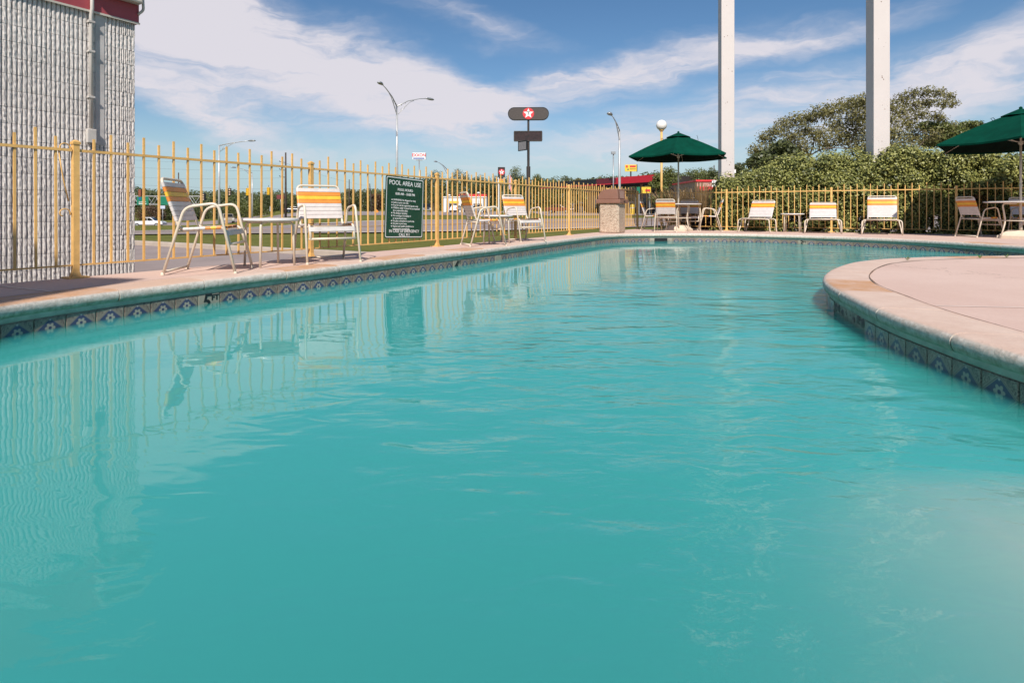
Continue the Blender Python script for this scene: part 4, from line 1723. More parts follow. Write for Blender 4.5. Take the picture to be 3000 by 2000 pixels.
    MB().prism([(cx.x + (p.x - cx.x) * .93, cx.y + (p.y - cx.y) * .93) for p in fp], 0.0, 6.0, lambda a, b, z: Vector((a, b, z))).build('wall', M_BLOCKS, wg)
    MB().prism([(p.x, p.y) for p in fp], 6.0, H, lambda a, b, z: Vector((a, b, z))).build('fascia', M_FASCIA, wg)


# ------------------------------------------------------------------ white sign columns
def build_columns():
    for (X, Y), lab, w, notice in (((6.80, 18.4), 'tall white steel column beside the far umbrella', .40, True),
                                   ((9.56, 15.15), 'tall white steel column rising out of the shrubs', .40, False)):
        t = thing('sign_column', lab, 'column', (X, Y, gz(X, Y)), 5, 'white columns')
        b = MB()
        b.box((0, 0, 6.5), (w, w, 13))
        b.build('shaft', M_WHITE_PAINT, t, bevel=.012)
        MB().box((0, 0, .03), (w + .2, w + .2, .06)).build('base_plate', M_WHITE_PAINT, t)
        # patched bolt holes and rust spots on the front
        rr = random.Random(int(X * 10))
        for z in (1.2, 1.45, 1.62, 2.35, 2.62, 3.6, 4.4, 5.3, 6.4, 7.5, 8.0):
            for _ in range(rr.randint(1, 3)):
                s = rr.uniform(.006, .016)
                o = MB().lathe([(s, 0), (s * .8, .002)], 7).build('rust_spot', M_RUST, t)
                o.location = (rr.uniform(-.12, .16), -w / 2 - .0005, z + rr.uniform(-.15, .15))
                o.rotation_euler = (R(90), 0, 0)
        if notice:
            p = MB().box((.04, -w / 2 - .006, 2.02), (.19, .01, .24)).build('notice_plate', M_NOTICE, t)
            for k in range(4):
                MB().box((.04, -w / 2 - .0125, 2.10 - k * .05), (.15, .002, .012)).build('notice_line', M_RUST if k == 3 else mat('notice_ink', (0.55, 0.40, 0.34), .7), p)


# ------------------------------------------------------------------ plants
def leaves_object(name, pts, nrm, size, m, parent=None, aspect=.5, jitter=.7, rng=RNG):
    pts = np.asarray(pts, float)
    n = len(pts)
    nr = np.asarray(nrm, float) + rng.normal(0, jitter, (n, 3))
    nr /= np.linalg.norm(nr, axis=1)[:, None] + 1e-9
    t = rng.normal(0, 1, (n, 3))
    t -= (t * nr).sum(1)[:, None] * nr
    t /= np.linalg.norm(t, axis=1)[:, None] + 1e-9
    b = np.cross(nr, t)
    s = (np.asarray(size) * rng.uniform(.65, 1.3, n))[:, None]
    v = np.empty((n, 4, 3))
    v[:, 0] = pts - t * s * .5
    v[:, 1] = pts + b * s * aspect * .5 + nr * s * .10
    v[:, 2] = pts + t * s * .5
    v[:, 3] = pts - b * s * aspect * .5 + nr * s * .10
    me = bpy.data.meshes.new(name)
    me.vertices.add(n * 4)
    me.vertices.foreach_set('co', v.reshape(-1))
    me.loops.add(n * 4)
    me.loops.foreach_set('vertex_index', np.arange(n * 4, dtype=np.int32))
    me.polygons.add(n)
    me.polygons.foreach_set('loop_start', np.arange(0, n * 4, 4, dtype=np.int32))
    me.polygons.foreach_set('loop_total', np.full(n, 4, dtype=np.int32))
    me.update(calc_edges=True)
    me.materials.append(m)
    o = bpy.data.objects.new(name, me)
    return link(o, parent)


def blob_points(centres, radii, n, rng=RNG, shell=.55, flat=.8):
    """points in fuzzy lumps; returns points and outward normals"""
    centres = np.asarray(centres, float)
    radii = np.asarray(radii, float)
    wts = radii ** 2
    k = rng.choice(len(centres), n, p=wts / wts.sum())
    d = rng.normal(0, 1, (n, 3))
    d /= np.linalg.norm(d, axis=1)[:, None]
    r = (shell + (1 - shell) * rng.random(n) ** .6) * (1 + .12 * rng.normal(0, 1, n))
    p = centres[k] + d * (radii[k] * r)[:, None] * np.array([1, 1, flat])
    return p, d


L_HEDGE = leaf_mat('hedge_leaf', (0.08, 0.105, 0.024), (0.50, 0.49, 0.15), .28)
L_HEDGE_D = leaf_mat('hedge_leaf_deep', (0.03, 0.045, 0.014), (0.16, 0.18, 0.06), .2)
L_ORANGE = leaf_mat('bronze_leaf', (0.09, 0.05, 0.015), (0.30, 0.14, 0.035), .25)
L_PURPLE = leaf_mat('purple_leaf', (0.05, 0.015, 0.022), (0.17, 0.045, 0.07), .2)
L_OAK = leaf_mat('oak_leaf', (0.085, 0.085, 0.028), (0.30, 0.27, 0.10), .35)
L_DARK = leaf_mat('dark_tree_leaf', (0.028, 0.042, 0.014), (0.12, 0.135, 0.04), .25)
L_MID = leaf_mat('mid_tree_leaf', (0.05, 0.072, 0.018), (0.19, 0.20, 0.05), .3)
L_PALE = leaf_mat('pale_tree_leaf', (0.10, 0.10, 0.035), (0.26, 0.23, 0.10), .35)
L_BROWN = leaf_mat('brown_tree_leaf', (0.06, 0.033, 0.02), (0.17, 0.095, 0.05), .25)
L_STRAW = leaf_mat('straw_blade', (0.17, 0.105, 0.055), (0.42, 0.29, 0.15), .3)


def build_shrubs():
    gap = CORNER
    # local frame: s along the back fence from the corner, q behind it

    def F(s, q, z):
        p = CORNER + N_ * s + U * q
        return (p.x, p.y, z)
    specs = [  # label, s centre, half width, depth, top height, n leaves
        ('dense evergreen shrub at the left end of the hedge by the column', 3.1, .85, 1.1, 1.85, 22000),
        ('dense evergreen shrub of the hedge behind the small table', 4.5, 1.0, 1.4, 2.25, 30000),
        ('tall evergreen shrub of the hedge round the second column', 6.05, 1.05, 1.6, 2.42, 33000),
        ('highest evergreen shrub of the hedge behind the upright lounge chair', 7.4, 1.0, 1.6, 2.45, 33000),
        ('evergreen shrub of the hedge left of the large umbrella', 8.5, .9, 1.5, 2.25, 28000)]
    rng = np.random.default_rng(5)
    for lab, s0, hw, dp, top, n in specs:
        b = F(s0, .35 + dp * .5, GROUND)
        t = thing('evergreen_shrub', lab, 'shrub', b, 0, 'hedge along the back fence')
        cs, rs = [], []
        for k in range(90):
            a = rng.uniform(-1, 1)
            q = rng.uniform(0, 1)
            dome = math.sqrt(max(0.02, 1 - a * a * .16)) * math.sqrt(max(.05, 1 - (q * .75) ** 2)) if True else 1
            hi = top * dome - .28
            z = -.25 + rng.random() ** .48 * (hi + .25)
            r = rng.uniform(.26, .42)
            cs.append(np.array(F(s0 + a * hw, .38 + r * .8 + q * dp * (1 if z > .9 else .75), z)) - np.array(b))
            rs.append(r)
        for k in range(60):
            z = rng.uniform(-.25, top - .36)
            cs.append(np.array(F(s0 + rng.uniform(-1, 1) * hw, .34 + rng.uniform(0, .22) + max(0, z - 1.1) * .12, z)) - np.array(b))
            rs.append(rng.uniform(.2, .3))
        p, d = blob_points(cs, rs, n + 6000, rng, .72, .85)
        fence_q = (p + np.array(b) - np.array(CORNER)) @ np.array(U)
        ok = fence_q > .10
        p, d = p[ok], d[ok]
        d = d * .9 + np.array([.05, -.6, .8])
        leaves_object('foliage', p, d, .062, L_HEDGE, t, .5, .6, rng)
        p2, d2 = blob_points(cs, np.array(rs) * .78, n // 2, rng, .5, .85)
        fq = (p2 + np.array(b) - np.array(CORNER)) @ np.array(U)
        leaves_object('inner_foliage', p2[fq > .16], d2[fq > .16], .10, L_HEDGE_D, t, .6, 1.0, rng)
        st = MB()
        for k in range(9):
            e = Vector(cs[k * 4]) * .8
            st.tube([(e.x * .25, e.y * .25, 0), (e.x * .6, e.y * .6, (e.z) * .55), e], [.03, .02, .008], 5)
        st.build('stems', M_BARK, t, smooth=True)
    for name, lab, px, Y, zt, r, m, n, lsz in (('bronze_shrub', 'bronze leaved shrub in front of the hedge near the right edge', 2890, 13.9, 1.45, .78, L_ORANGE, 9000, .06),
                                               ('purple_shrub', 'purple leaved shrub behind the umbrella pole at the right edge', 2985, 15.5, 1.75, .75, L_PURPLE, 6500, .07),
                                               ('low_brown_shrub', 'low brown dead shrub behind the chair by the column', 2066, 17.6, .62, .62, L_BROWN, 6500, .07)):
        b = on_ground(px, Y)
        t = thing(name, lab, 'shrub', b, 0)
        cs, rs = [], []
        for k in range(16):
            cs.append((rng.uniform(-r, r), rng.uniform(-r * .7, r * .7), rng.uniform(.15, zt - b.z - .25)))
            rs.append(rng.uniform(.22, .34))
        p, d = blob_points(cs, rs, n, rng, .5, 1)
        fq = (p + np.array(b) - np.array(CORNER)) @ np.array(U)
        ok = fq > .10
        leaves_object('foliage', p[ok], d[ok], lsz, m, t, .45, .8, rng)
        st = MB()
        for k in range(6):
            e = Vector(cs[k])
            st.tube([(e.x * .2, e.y * .2, 0), e * .6, e], [.02, .012, .005], 5)
        st.build('stems', M_BARK, t, smooth=True)
    # dry ornamental grass
    for lab, px, Y, n, hgt, sp in (('tall dry straw grass clump behind the umbrella pole', 1985, 19.6, 900, 1.75, .55),
                                   ('tall dry straw grass clump left of the white column', 2050, 19.3, 700, 2.0, .5)):
        b = on_ground(px, Y)
        t = thing('dry_grass_clump', lab, 'grass clump', b, 0, 'dry grass clumps')
        mb = MB()
        for k in range(n):
            a = rng.uniform(0, 2 * math.pi)
            r0 = rng.random() ** .5 * sp * .5
            ln = hgt * rng.uniform(.5, 1.12)
            bend = rng.uniform(.08, .4)
            base = Vector((math.cos(a) * r0, math.sin(a) * r0, 0))
            out_ = Vector((math.cos(a), math.sin(a), 0)) + Vector((rng.normal(0, .4), rng.normal(0, .4), 0))
            pt = [base + out_ * bend * ln * (q ** 2) + Vector((0, 0, ln * q * (1 - .15 * q))) for q in (0, .35, .7, 1.0)]
            sd = Vector((-out_.y, out_.x, 0)).normalized()
            ws = [.006, .009, .012 if k % 5 == 0 else .007, .022 if k % 5 == 0 else .002]
            vs = []
            for p_, w_ in zip(pt, ws):
                vs += [p_ - sd * w_, p_ + sd * w_]
            mb.add(vs, [(0, 1, 3, 2), (2, 3, 5, 4), (4, 5, 7, 6)])
        me = bpy.data.meshes.new('blades')
        me.from_pydata(mb.v, [], mb.f)
        me.materials.append(L_STRAW)
        link(bpy.data.objects.new('blades', me), t)


def limb(mb, a, b, r0, r1, rng, wob=.12, n=5):
    a, b = Vector(a), Vector(b)
    L = (b - a).length
    pts, rs = [], []
    for k in range(n + 1):
        t = k / n
        p = a.lerp(b, t)
        p.z += math.sin(t * math.pi) * L * .06
        if 0 < k < n:
            p += Vector(rng.normal(0, wob * L / n, 3))
        pts.append(p)
        rs.append(r0 + (r1 - r0) * t)
    mb.tube(pts, rs, 6)
    return pts


def make_tree(name, label, base, clumps, lsize, n, m, trunk_r, fork, group, seed=1, twigs=3, shell=.35, flat=.75, inner=None):
    """clumps: (centre offset from base, radius); limbs run from the fork to every clump"""
    rng = np.random.default_rng(seed)
    t = thing(name, label, 'tree', base, 0, group)
    mb = MB()
    fk = Vector(fork)
    limb(mb, (0, 0, -.3), fk, trunk_r, trunk_r * .72, rng, .05)
    order = sorted(range(len(clumps)), key=lambda i: Vector(clumps[i][0]).length)
    ends = [(fk, trunk_r * .7)]
    for i in order:
        c = Vector(clumps[i][0])
        # branch off the nearest limb end that lies lower
        best = min(ends, key=lambda e: (e[0] - c).length + max(0, e[0].z - c.z + .2) * 3)
        r1 = max(best[1] * .55, trunk_r * .10)
        pts = limb(mb, best[0], c, min(best[1], r1 * 1.5), r1 * .5, rng)
        ends.append((pts[-2], r1 * .8))
        for q in range(twigs):
            e = c + Vector(rng.normal(0, 1, 3)).normalized() * clumps[i][1] * .8
            limb(mb, pts[-2], e, r1 * .4, trunk_r * .03, rng, .15, 3)
    mb.build('trunk', M_BARK, t, smooth=True)
    p, d = blob_points([c for c, _ in clumps], [r for _, r in clumps], n, rng, shell, flat)
    d = d + np.array([-.1, -.3, .6])
    leaves_object('crown', p, d, lsize, m, t, .55, .8, rng)
    return t


def build_trees():
    # the big oak pair behind the hedge
    Y = 40.0

    def off_px(px, py, base, dy):
        return at(px, py, Y + dy) - base
    rng = np.random.default_rng(21)
    b = Vector(((2420 - 1500) / FPX * Y, Y, gz(21, Y)))
    cl = []
    for px, py, r in ((2245, 405, .75), (2275, 385, .6), (2300, 362, .7), (2335, 352, .7), (2370, 345, .75), (2360, 385, .8), (2405, 330, .8), (2440, 322, .75),
                      (2475, 310, .8), (2510, 305, .85), (2535, 295, .75), (2500, 345, .95), (2450, 365, .9), (2540, 340, .9), (2520, 385, 1.0), (2470, 400, 1.0),
                      (2400, 395, .8), (2320, 400, .75), (2420, 425, .9), (2350, 430, .85), (2520, 430, 1.0), (2300, 435, .8), (2260, 440, .7), (2215, 440, .6)):
        cl.append((off_px(px, py, b, rng.uniform(-2.2, 2.2)), r))
    make_tree('oak_tree', 'spreading oak with fresh green leaves left of the second column', b, [(c_, r_ * 1.02) for c_, r_ in cl], .17, 12500, L_OAK, .22, (.2, 0, 1.6), 'trees behind the hedge', 3, 6, .1, .8)
    b = Vector(((2690 - 1500) / FPX * Y, Y, gz(28, Y)))
    cl = []
    for px, py, r in ((2575, 330, .7), (2610, 310, .7), (2645, 290, .7), (2680, 275, .6), (2715, 268, .55), (2750, 272, .5), (2780, 282, .5), (2795, 305, .4), (2765, 305, .55),
                      (2720, 300, .6), (2680, 310, .65), (2640, 330, .75), (2600, 355, .85), (2700, 335, .55), (2745, 340, .5), (2660, 360, .8), (2620, 395, 1.0),
                      (2575, 400, .9), (2680, 400, .9), (2760, 350, .45), (2590, 435, 1.0), (2660, 435, 1.0), (2790, 365, .4), (2735, 395, .6)):
        cl.append((off_px(px, py, b, rng.uniform(-2.2, 2.2)), r))
    make_tree('oak_tree', 'tall sparse oak with open limbs right of the second column', b, [(c_, r_ * 1.0) for c_, r_ in cl], .165, 8800, L_OAK, .22, (-.3, 0, 1.8), 'trees behind the hedge', 8, 6, .1, .8)
    Y = 43.0
    b = Vector(((2800 - 1500) / FPX * Y, Y, gz(33, Y)))
    cl = []
    for px, py, r in ((2715, 370, .7), (2755, 375, .75), (2790, 380, .7), (2830, 368, .6), (2850, 385, .6), (2815, 400, .8), (2770, 410, .9), (2860, 365, .45), (2730, 415, .9), (2840, 415, .8), (2880, 400, .6)):
        cl.append((off_px(px, py, b, rng.uniform(-2, 2)), r))
    make_tree('dark_oak_tree', 'darker spreading tree partly behind the large umbrella', b, cl, .20, 9000, L_MID, .20, (0, 0, 2.6), 'trees behind the hedge', 9, 2, .3, .6)
    Y = 36.0
    b = Vector(((2290 - 1500) / FPX * Y, Y, gz(17, Y)))
    cl = []
    for px, py, r in ((2285, 425, .5), (2300, 440, .6), (2265, 448, .6), (2240, 460, .6), (2320, 452, .6), (2215, 470, .5), (2270, 475, .7), (2325, 475, .7), (2200, 480, .45), (2235, 490, .7), (2300, 492, .8)):
        cl.append((off_px(px, py, b, rng.uniform(-1, 1)), r))
    make_tree('dark_oak_tree', 'small dark tree at the left foot of the oaks', b, cl, .24, 4200, L_DARK, .14, (0, 0, 1.2), 'trees behind the hedge', 10, 2, .3, .8)

    # trees beyond the road: px centre, top py, half width px, distance, material, label
    spec = [(1270, 494, 36, 150, L_DARK, 'large dark round tree right of the white fuel sign'),
            (1345, 489, 30, 165, L_PALE, 'pale bare looking tree behind the white filling station'),
            (1405, 516, 34, 160, L_DARK, 'dark tree above the red station canopy'),
            (1445, 508, 26, 170, L_DARK, 'dark tree just left of the slim star sign'),
            (1518, 487, 34, 150, L_MID, 'tall mid green tree left of the black sign pole'),
            (1575, 507, 24, 165, L_MID, 'smaller green tree right of the black sign pole'),
            (1615, 517, 26, 170, L_MID, 'low green tree behind the left end of the dark canopy'),
            (1655, 515, 26, 180, L_DARK, 'dark tree behind the middle of the dark canopy'),
            (1690, 512, 16, 190, L_PALE, 'thin pale tree behind the dark canopy'),
            (1925, 500, 26, 75, L_MID, 'green tree behind the globe lamp post'),
            (1965, 490, 34, 82, L_MID, 'wide green tree behind the far umbrella pole'),
            (2035, 486, 40, 90, L_MID, 'broad green tree between umbrella pole and white column'),
            (2082, 492, 26, 96, L_DARK, 'dark green tree at the left of the white column'),
            (2165, 476, 30, 85, L_DARK, 'dark tree at the right of the first column'),
            (782, 566, 32, 165, L_DARK, 'dark round tree behind the hanging signals'),
            (735, 588, 40, 150, L_MID, 'bright green bushy tree beyond the nearest chair arm'),
            (690, 596, 36, 150, L_MID, 'green bushy tree left of the low lamp pole'),
            (845, 584, 26, 170, L_DARK, 'dark tree behind the wooden utility pole'),
            (900, 590, 34, 175, L_DARK, 'dark tree hidden behind the second chair back'),
            (1022, 548, 20, 175, L_PALE, 'thin grey green tree right of the second chair'),
            (1058, 560, 28, 170, L_DARK, 'dark tree by the leaning wooden pole'),
            (1100, 566, 22, 180, L_BROWN, 'reddish brown tree just left of the rules sign'),
            (960, 588, 30, 180, L_DARK, 'dark tree behind the second chair, right half'),
            (500, 596, 34, 190, L_DARK, 'dark tree under the overhead road sign'),
            (440, 600, 40, 185, L_BROWN, 'brownish tree above the white pickup'),
            (580, 598, 44, 190, L_DARK, 'dark tree behind the nearest chair back'),
            (640, 604, 30, 175, L_DARK, 'dark shrubby tree by the tall lamp pole')]
    for k, (px, py, hw, Y, m, lab) in enumerate(spec):
        rng = np.random.default_rng(300 + k)
        b = on_ground(px, Y)
        top = at(px, py, Y).z - b.z
        w = hw * 1.3 / FPX * Y
        cl = []
        lo = top * .22 if py < 560 else top * .12
        for j in range(22):
            a = rng.uniform(0, 2 * math.pi)
            zf = rng.random()
            prof = math.sin(math.pi * min(1, .18 + zf * .80)) ** .6
            rr = w * prof * rng.uniform(.3, .8)
            r = w * rng.uniform(.30, .46)
            cl.append((Vector((math.cos(a) * rr, math.sin(a) * rr, lo + (top - lo - r * .6) * zf)), r))
        make_tree('roadside_tree', lab, b, cl, max(.24, Y / 480), 3800, m, max(.12, w * .06), (0, 0, lo * .8 + .3), 'trees beyond the road', 500 + k, 1, .3, .85)

    # far wooded ridge: one mass
    rng = np.random.default_rng(77)
    pts, nr = [], []
    for seg, (x0, x1, ya, yb, Y0) in enumerate(((250, 700, 541, 560, 330), (660, 1010, 558, 566, 350), (980, 1260, 564, 540, 360), (1230, 1720, 522, 520, 330),
                                                (1690, 1930, 520, 508, 260), (1890, 2260, 505, 492, 260), (2230, 3400, 500, 505, 260))):
        n = int((x1 - x0) / 2.6)
        for k in range(n):
            f = rng.random()
            px = x0 + (x1 - x0) * f
            Y = Y0 * rng.uniform(.85, 1.45)
            top = at(px, ya + (yb - ya) * f + abs(rng.normal(0, 6)) - 4 + 4 * math.sin(px * .045), Y)
            h0 = gz(top.x, Y) - 1
            r = rng.uniform(2.4, 5.5)
            m_ = 130
            d = rng.normal(0, 1, (m_, 3))
            d /= np.linalg.norm(d, axis=1)[:, None]
            dep = rng.random(m_) ** 1.5
            z = top.z - r - dep * max(0, top.z - r - h0)
            wid = r * (1 + dep * 2.2)
            p = np.stack([top.x + d[:, 0] * wid, Y + d[:, 1] * wid, z + d[:, 2] * r * .9], 1)
            pts.append(p)
            nr.append(d + np.array([0, -.5, .5]))
    o = leaves_object('wooded_ridge', np.concatenate(pts), np.concatenate(nr), 1.3, L_DARK, None, .7, .6, rng)
    tag(o, 'distant wooded ridge along the horizon', kind='stuff')


# ------------------------------------------------------------------ street furniture and signs
def lamp_arm(mb, root, tip, r=.055):
    root, tip = Vector(root), Vector(tip)
    d = tip - root
    q = [root, root + d * .35 + Vector((0, 0, d.z * .18)), root + d * .75 + Vector((0, 0, abs(d.z) * .12)), tip]
    mb.tube(q, [r, r * .85, r * .7, r * .6], 6)
    q2 = [root - Vector((0, 0, .75)), root + d * .40 + Vector((0, 0, d.z * .16 - .14)), root + d * .55 + Vector((0, 0, d.z * .1))]
    mb.tube(q2, r * .5, 6)
    for f in (.15, .28):
        a = root + d * f + Vector((0, 0, d.z * f * .5))
        mb.tube([a, root.lerp(root + d * .4, f * 2) - Vector((0, 0, .62 * (1 - f * 2) + .1))], r * .35, 5)


def cobra(parent, tip, d, m=None, s=1.0):
    d = Vector((d[0], d[1], 0)).normalized()
    sd = Vector((-d.y, d.x, 0))
    tip = Vector(tip)
    prof = [(-.12, .05, .05), (.05, .10, .10), (.30, .16, .12), (.55, .17, .11), (.72, .10, .06)]
    vs, fs = [], []
    for a, w, h in prof:
        for k in range(8):
            an = k * math.pi / 4
            vs.append(tip + d * a * s + sd * w * s * math.cos(an) + Vector((0, 0, h * s * math.sin(an) * (1 if math.sin(an) > 0 else .7))))
    for i in range(len(prof) - 1):
        for k in range(8):
            fs.append((i * 8 + k, i * 8 + (k + 1) % 8, i * 8 + 8 + (k + 1) % 8, i * 8 + 8 + k))
    fs.append(tuple(range(8))[::-1])
    fs.append(tuple(32 + k for k in range(8)))
    MB().add(vs, fs).build('lamp_head', m or M_GREY_POLE, parent, smooth=True)


def street_lamp(label, px, py_top, Y, arms, r=.10, group='street lamps'):
    b = on_ground(px, Y)
    top = at(px, py_top, Y)
    t = thing('street_lamp', label, 'street lamp', b, 0, group)
    MB().tube([(0, 0, -.2), (0, 0, (top.z - b.z) * .5), top - b], [r * 1.3, r, r * .7], 10).build('pole', M_ALU_POLE, t, smooth=True)
    for (ax, ay, aY) in arms:
        tip = at(ax, ay, aY) - b
        mb = MB()
        lamp_arm(mb, top - b, tip, r * .55)
        mb.build('arm', M_ALU_POLE, t, smooth=True)
        cobra(t, tip, tip - (top - b), None, 1.15)
    return t


def panel(parent, name, m, w, h, d=.2, c=(0, 0, 0), bevel=0):
    return MB().box(c, (w, d, h)).build(name, m, parent, bevel=bevel)


def put_text(parent, s, size, m, loc, sx=1.0, shear=0, bold=.0, name='lettering'):
    me = text_mesh(s, size, .003, shear=shear, bold=bold)
    me.materials.append(m)
    o = bpy.data.objects.new(name, me)
    link(o, parent)
    o.location = loc
    o.rotation_euler = (R(90), 0, 0)
    o.scale = (sx, 1, 1)
    return o


def star_emblem(parent, rad, y, z, with_disc=True):
    if with_disc:
        o = MB().lathe([(rad, 0), (rad, .03)], 36).build('emblem_disc', M_RED, parent)
        o.location = (0, y, z)
        o.rotation_euler = (R(90), 0, 0)
    pts = []
    for k in range(10):
        a = R(90) + k * R(36)
        r = rad * (.93 if k % 2 == 0 else .40)
        pts.append((r * math.cos(a), r * math.sin(a)))
    MB().prism([(a, z + b) for a, b in pts], y - .034, y - .05).build('emblem_star', M_SIGN_WHITE, parent)
    put_text(parent, 'T', rad * .78, M_BLACK if with_disc else M_RED, (0, y - .056, z + rad * .02), 1.15, bold=.012, name='emblem_letter')


def build_signs():
    # tall pole sign with capsule head
    Y = 75.0
    b = on_ground(1548, Y)
    k = Y / FPX
    t = thing('pole_sign', 'tall dark pole sign with red star emblem on a capsule panel', 'sign', b, 2)
    zc = at(0, 334, Y).z - b.z
    hw, hh = 60 * k, 18.5 * k
    cap = []
    for s in (1, -1):
        for j in range(13):
            a = R(-90 + 15 * j) if s == 1 else R(90 + 15 * j)
            cap.append((s * (hw - hh) + hh * math.cos(a), zc + hh * math.sin(a)))
    MB().prism(cap, -.28, .28).build('capsule_panel', mat('capsule_brown', (0.060, 0.046, 0.040), .4, var=.08), t)
    n = len(cap)
    cap2 = [(x * .965, zc + (z - zc) * .90) for x, z in cap]
    MB().add([(x, -.295, z) for x, z in cap] + [(x, -.295, z) for x, z in cap2], [(i, (i + 1) % n, (i + 1) % n + n, i + n) for i in range(n)]).build('capsule_trim', M_BLACK, t)
    star_emblem(t, 16.5 * k, -.29, zc)
    z1 = at(0, 387, Y).z - b.z
    z0 = at(0, 412, Y).z - b.z
    panel(t, 'price_board', M_LED, 79 * k, z1 - z0, .45, (-1 * k, 0, (z0 + z1) / 2))
    fr = MB()
    for dz in (z0 - .05, z1 + .05):
        fr.box((-1 * k, -.02, dz), (82 * k, .5, .12))
    for sx in (-1, 1):
        fr.box((-1 * k + sx * 40.5 * k, -.02, (z0 + z1) / 2), (.12, .5, z1 - z0))
    fr.build('board_frame', M_DARK_BROWN, t)
    zs1, zs0 = at(0, 415, Y).z - b.z, at(0, 443, Y).z - b.z
    o = panel(t, 'bracket_sign', mat('faded_grey_panel', (0.20, 0.19, 0.20), .5), .10, (zs1 - zs0) * .9, 1.7, (0, 0, 0))
    o.location = (-.72, -.75, (zs0 + zs1) / 2)
    o.rotation_euler = (0, 0, R(38))
    f2 = MB()
    for dz in (-1, 1):
        f2.box((0, 0, dz * (zs1 - zs0) * .47), (.16, 1.8, .10))
    for dy in (-1, 1):
        f2.box((0, dy * .86, 0), (.16, .10, (zs1 - zs0) * .95))
    o2 = f2.build('bracket_frame', M_BLACK, t)
    o2.location = o.location
    o2.rotation_euler = o.rotation_euler
    zm = at(0, 488, Y).z - b.z
    MB().tube([(0, 0, zm), (0, 0, z0)], 6.5 * k * .58, 12).build('pole', M_DARK_BROWN, t, smooth='auto')
    MB().tube([(0, 0, z1), (0, 0, zc - hh)], 5.5 * k * .58, 12).build('upper_pole', M_DARK_BROWN, t, smooth='auto')
    MB().tube([(0, 0, -.2), (0, 0, zm)], 12 * k * .5, 14).build('lower_pole', M_DARK_BROWN, t, smooth='auto')

    # fuel sign with red letters
    Y = 160.0
    k = Y / FPX
    b = on_ground(1228, Y)
    t = thing('fuel_sign', 'white fuel sign with red letters and a blue bar on a pole', 'sign', b, 0)
    zt, zb = at(0, 448, Y).z - b.z, at(0, 467.5, Y).z - b.z
    panel(t, 'sign_box', M_SIGN_WHITE, 38 * k, zt - zb, .5, (0, 0, (zt + zb) / 2))
    panel(t, 'side_cap', M_GREY_POLE, .10, zt - zb, .5, (19.6 * k, .02, (zt + zb) / 2))
    panel(t, 'blue_bar', M_BLUE, 33 * k, 3.3 * k, .04, (-.5 * k, -.27, zb + 3.3 * k))
    put_text(t, 'EXXON', 12.5 * k, M_RED, (-.5 * k, -.27, zb + 12.2 * k), .92, bold=.03)
    panel(t, 'bracket', M_GREY_POLE, 18 * k, .22, .3, (0, 0, zb - 2 * k))
    MB().tube([(0, 0, -.2), (0, 0, zb)], .16, 10).build('pole', M_GREY_POLE, t, smooth=True)

    # slim monument sign with star and price panels
    Y = 100.0
    k = Y / FPX
    b = on_ground(1469, Y)
    t = thing('monument_sign', 'slim black sign with a pink red star on two white legs', 'sign', b, -12)
    z1, z0 = at(0, 490, Y).z - b.z, at(0, 519, Y).z - b.z
    panel(t, 'sign_box', M_DARK_BROWN, 20 * k, z1 - z0, .4, (0, 0, (z1 + z0) / 2))
    star_emblem(t, 9 * k, -.21, (z1 + z0) / 2, True)
    for j, m in enumerate((M_BLACK, M_STRAP_O, M_STRAP_Y, M_BLACK)):
        panel(t, 'price_panel', m, 13 * k, 4.2 * k, .3, (-1.5 * k, 0, z0 - (2.8 + 5.2 * j) * k))
    for sx in (-8.2, 8.2):
        MB().box((sx * k, 0, z0 / 2), (3.2 * k, .25, z0)).build('leg', M_WALL_WHITE, t)

    # flag
    Y = 98.0
    b = on_ground(1490, Y)
    k = Y / FPX
    t = thing('flag_pole', 'thin flag pole with a limp striped flag beside the star sign', 'flag pole', b, 0)
    zt = at(0, 503, Y).z - b.z
    MB().tube([(0, 0, 0), (0, 0, zt)], .045, 8).build('pole', M_ALU_POLE, t, smooth=True)
    for j in range(6):
        vs = []
        for q in range(7):
            z = zt - .3 - q * .42
            x = .05 + j * .085 + .04 * math.sin(q * 1.1 + j)
            vs += [(x, .10 * math.sin(q * 1.4 + j * 1.9), z - j * .12), (x + .085, .10 * math.sin(q * 1.4 + (j + 1) * 1.9), z - (j + 1) * .12)]
        MB().add(vs, [(2 * q, 2 * q + 1, 2 * q + 3, 2 * q + 2) for q in range(6)]).build('flag_stripe', (M_RED, M_SIGN_WHITE)[j % 2] if j else M_BLUE, t, smooth=True)

    # yellow billboard
    Y = 120.0
    k = Y / FPX
    b = on_ground(1848, Y)
    t = thing('yellow_billboard', 'yellow box sign with red bands above the red canopy', 'sign', b, 8)
    z1, z0 = at(0, 483, Y).z - b.z, at(0, 502.5, Y).z - b.z
    panel(t, 'sign_box', M_SIGN_YELLOW, 34 * k, z1 - z0, .5, (0, 0, (z1 + z0) / 2))
    panel(t, 'side_cap', M_BLACK, .16, z1 - z0 + .1, .52, (17.6 * k, 0, (z1 + z0) / 2))
    panel(t, 'red_band', M_RED, 17 * k, 5 * k, .04, (5.5 * k, -.27, z1 - 5 * k))
    panel(t, 'red_band', M_RED, 5.5 * k, 6 * k, .04, (-11.5 * k, -.27, z1 - 5 * k))
    panel(t, 'dark_band', mat('billboard_brown', (.25, .12, .03), .5), 17 * k, 2 * k, .04, (5.5 * k, -.27, z0 + 7 * k))
    panel(t, 'green_patch', M_HWY_GREEN, 5 * k, 3.5 * k, .04, (-8 * k, -.27, z0 + 6 * k))
    MB().tube([(0, 0, -.2), (0, 0, z0)], .15, 8).build('pole', M_DARK_BROWN, t, smooth=True)

    # overhead highway signs on a truss
    Y = 150.0
    k = Y / FPX
    b = on_ground(470, Y)
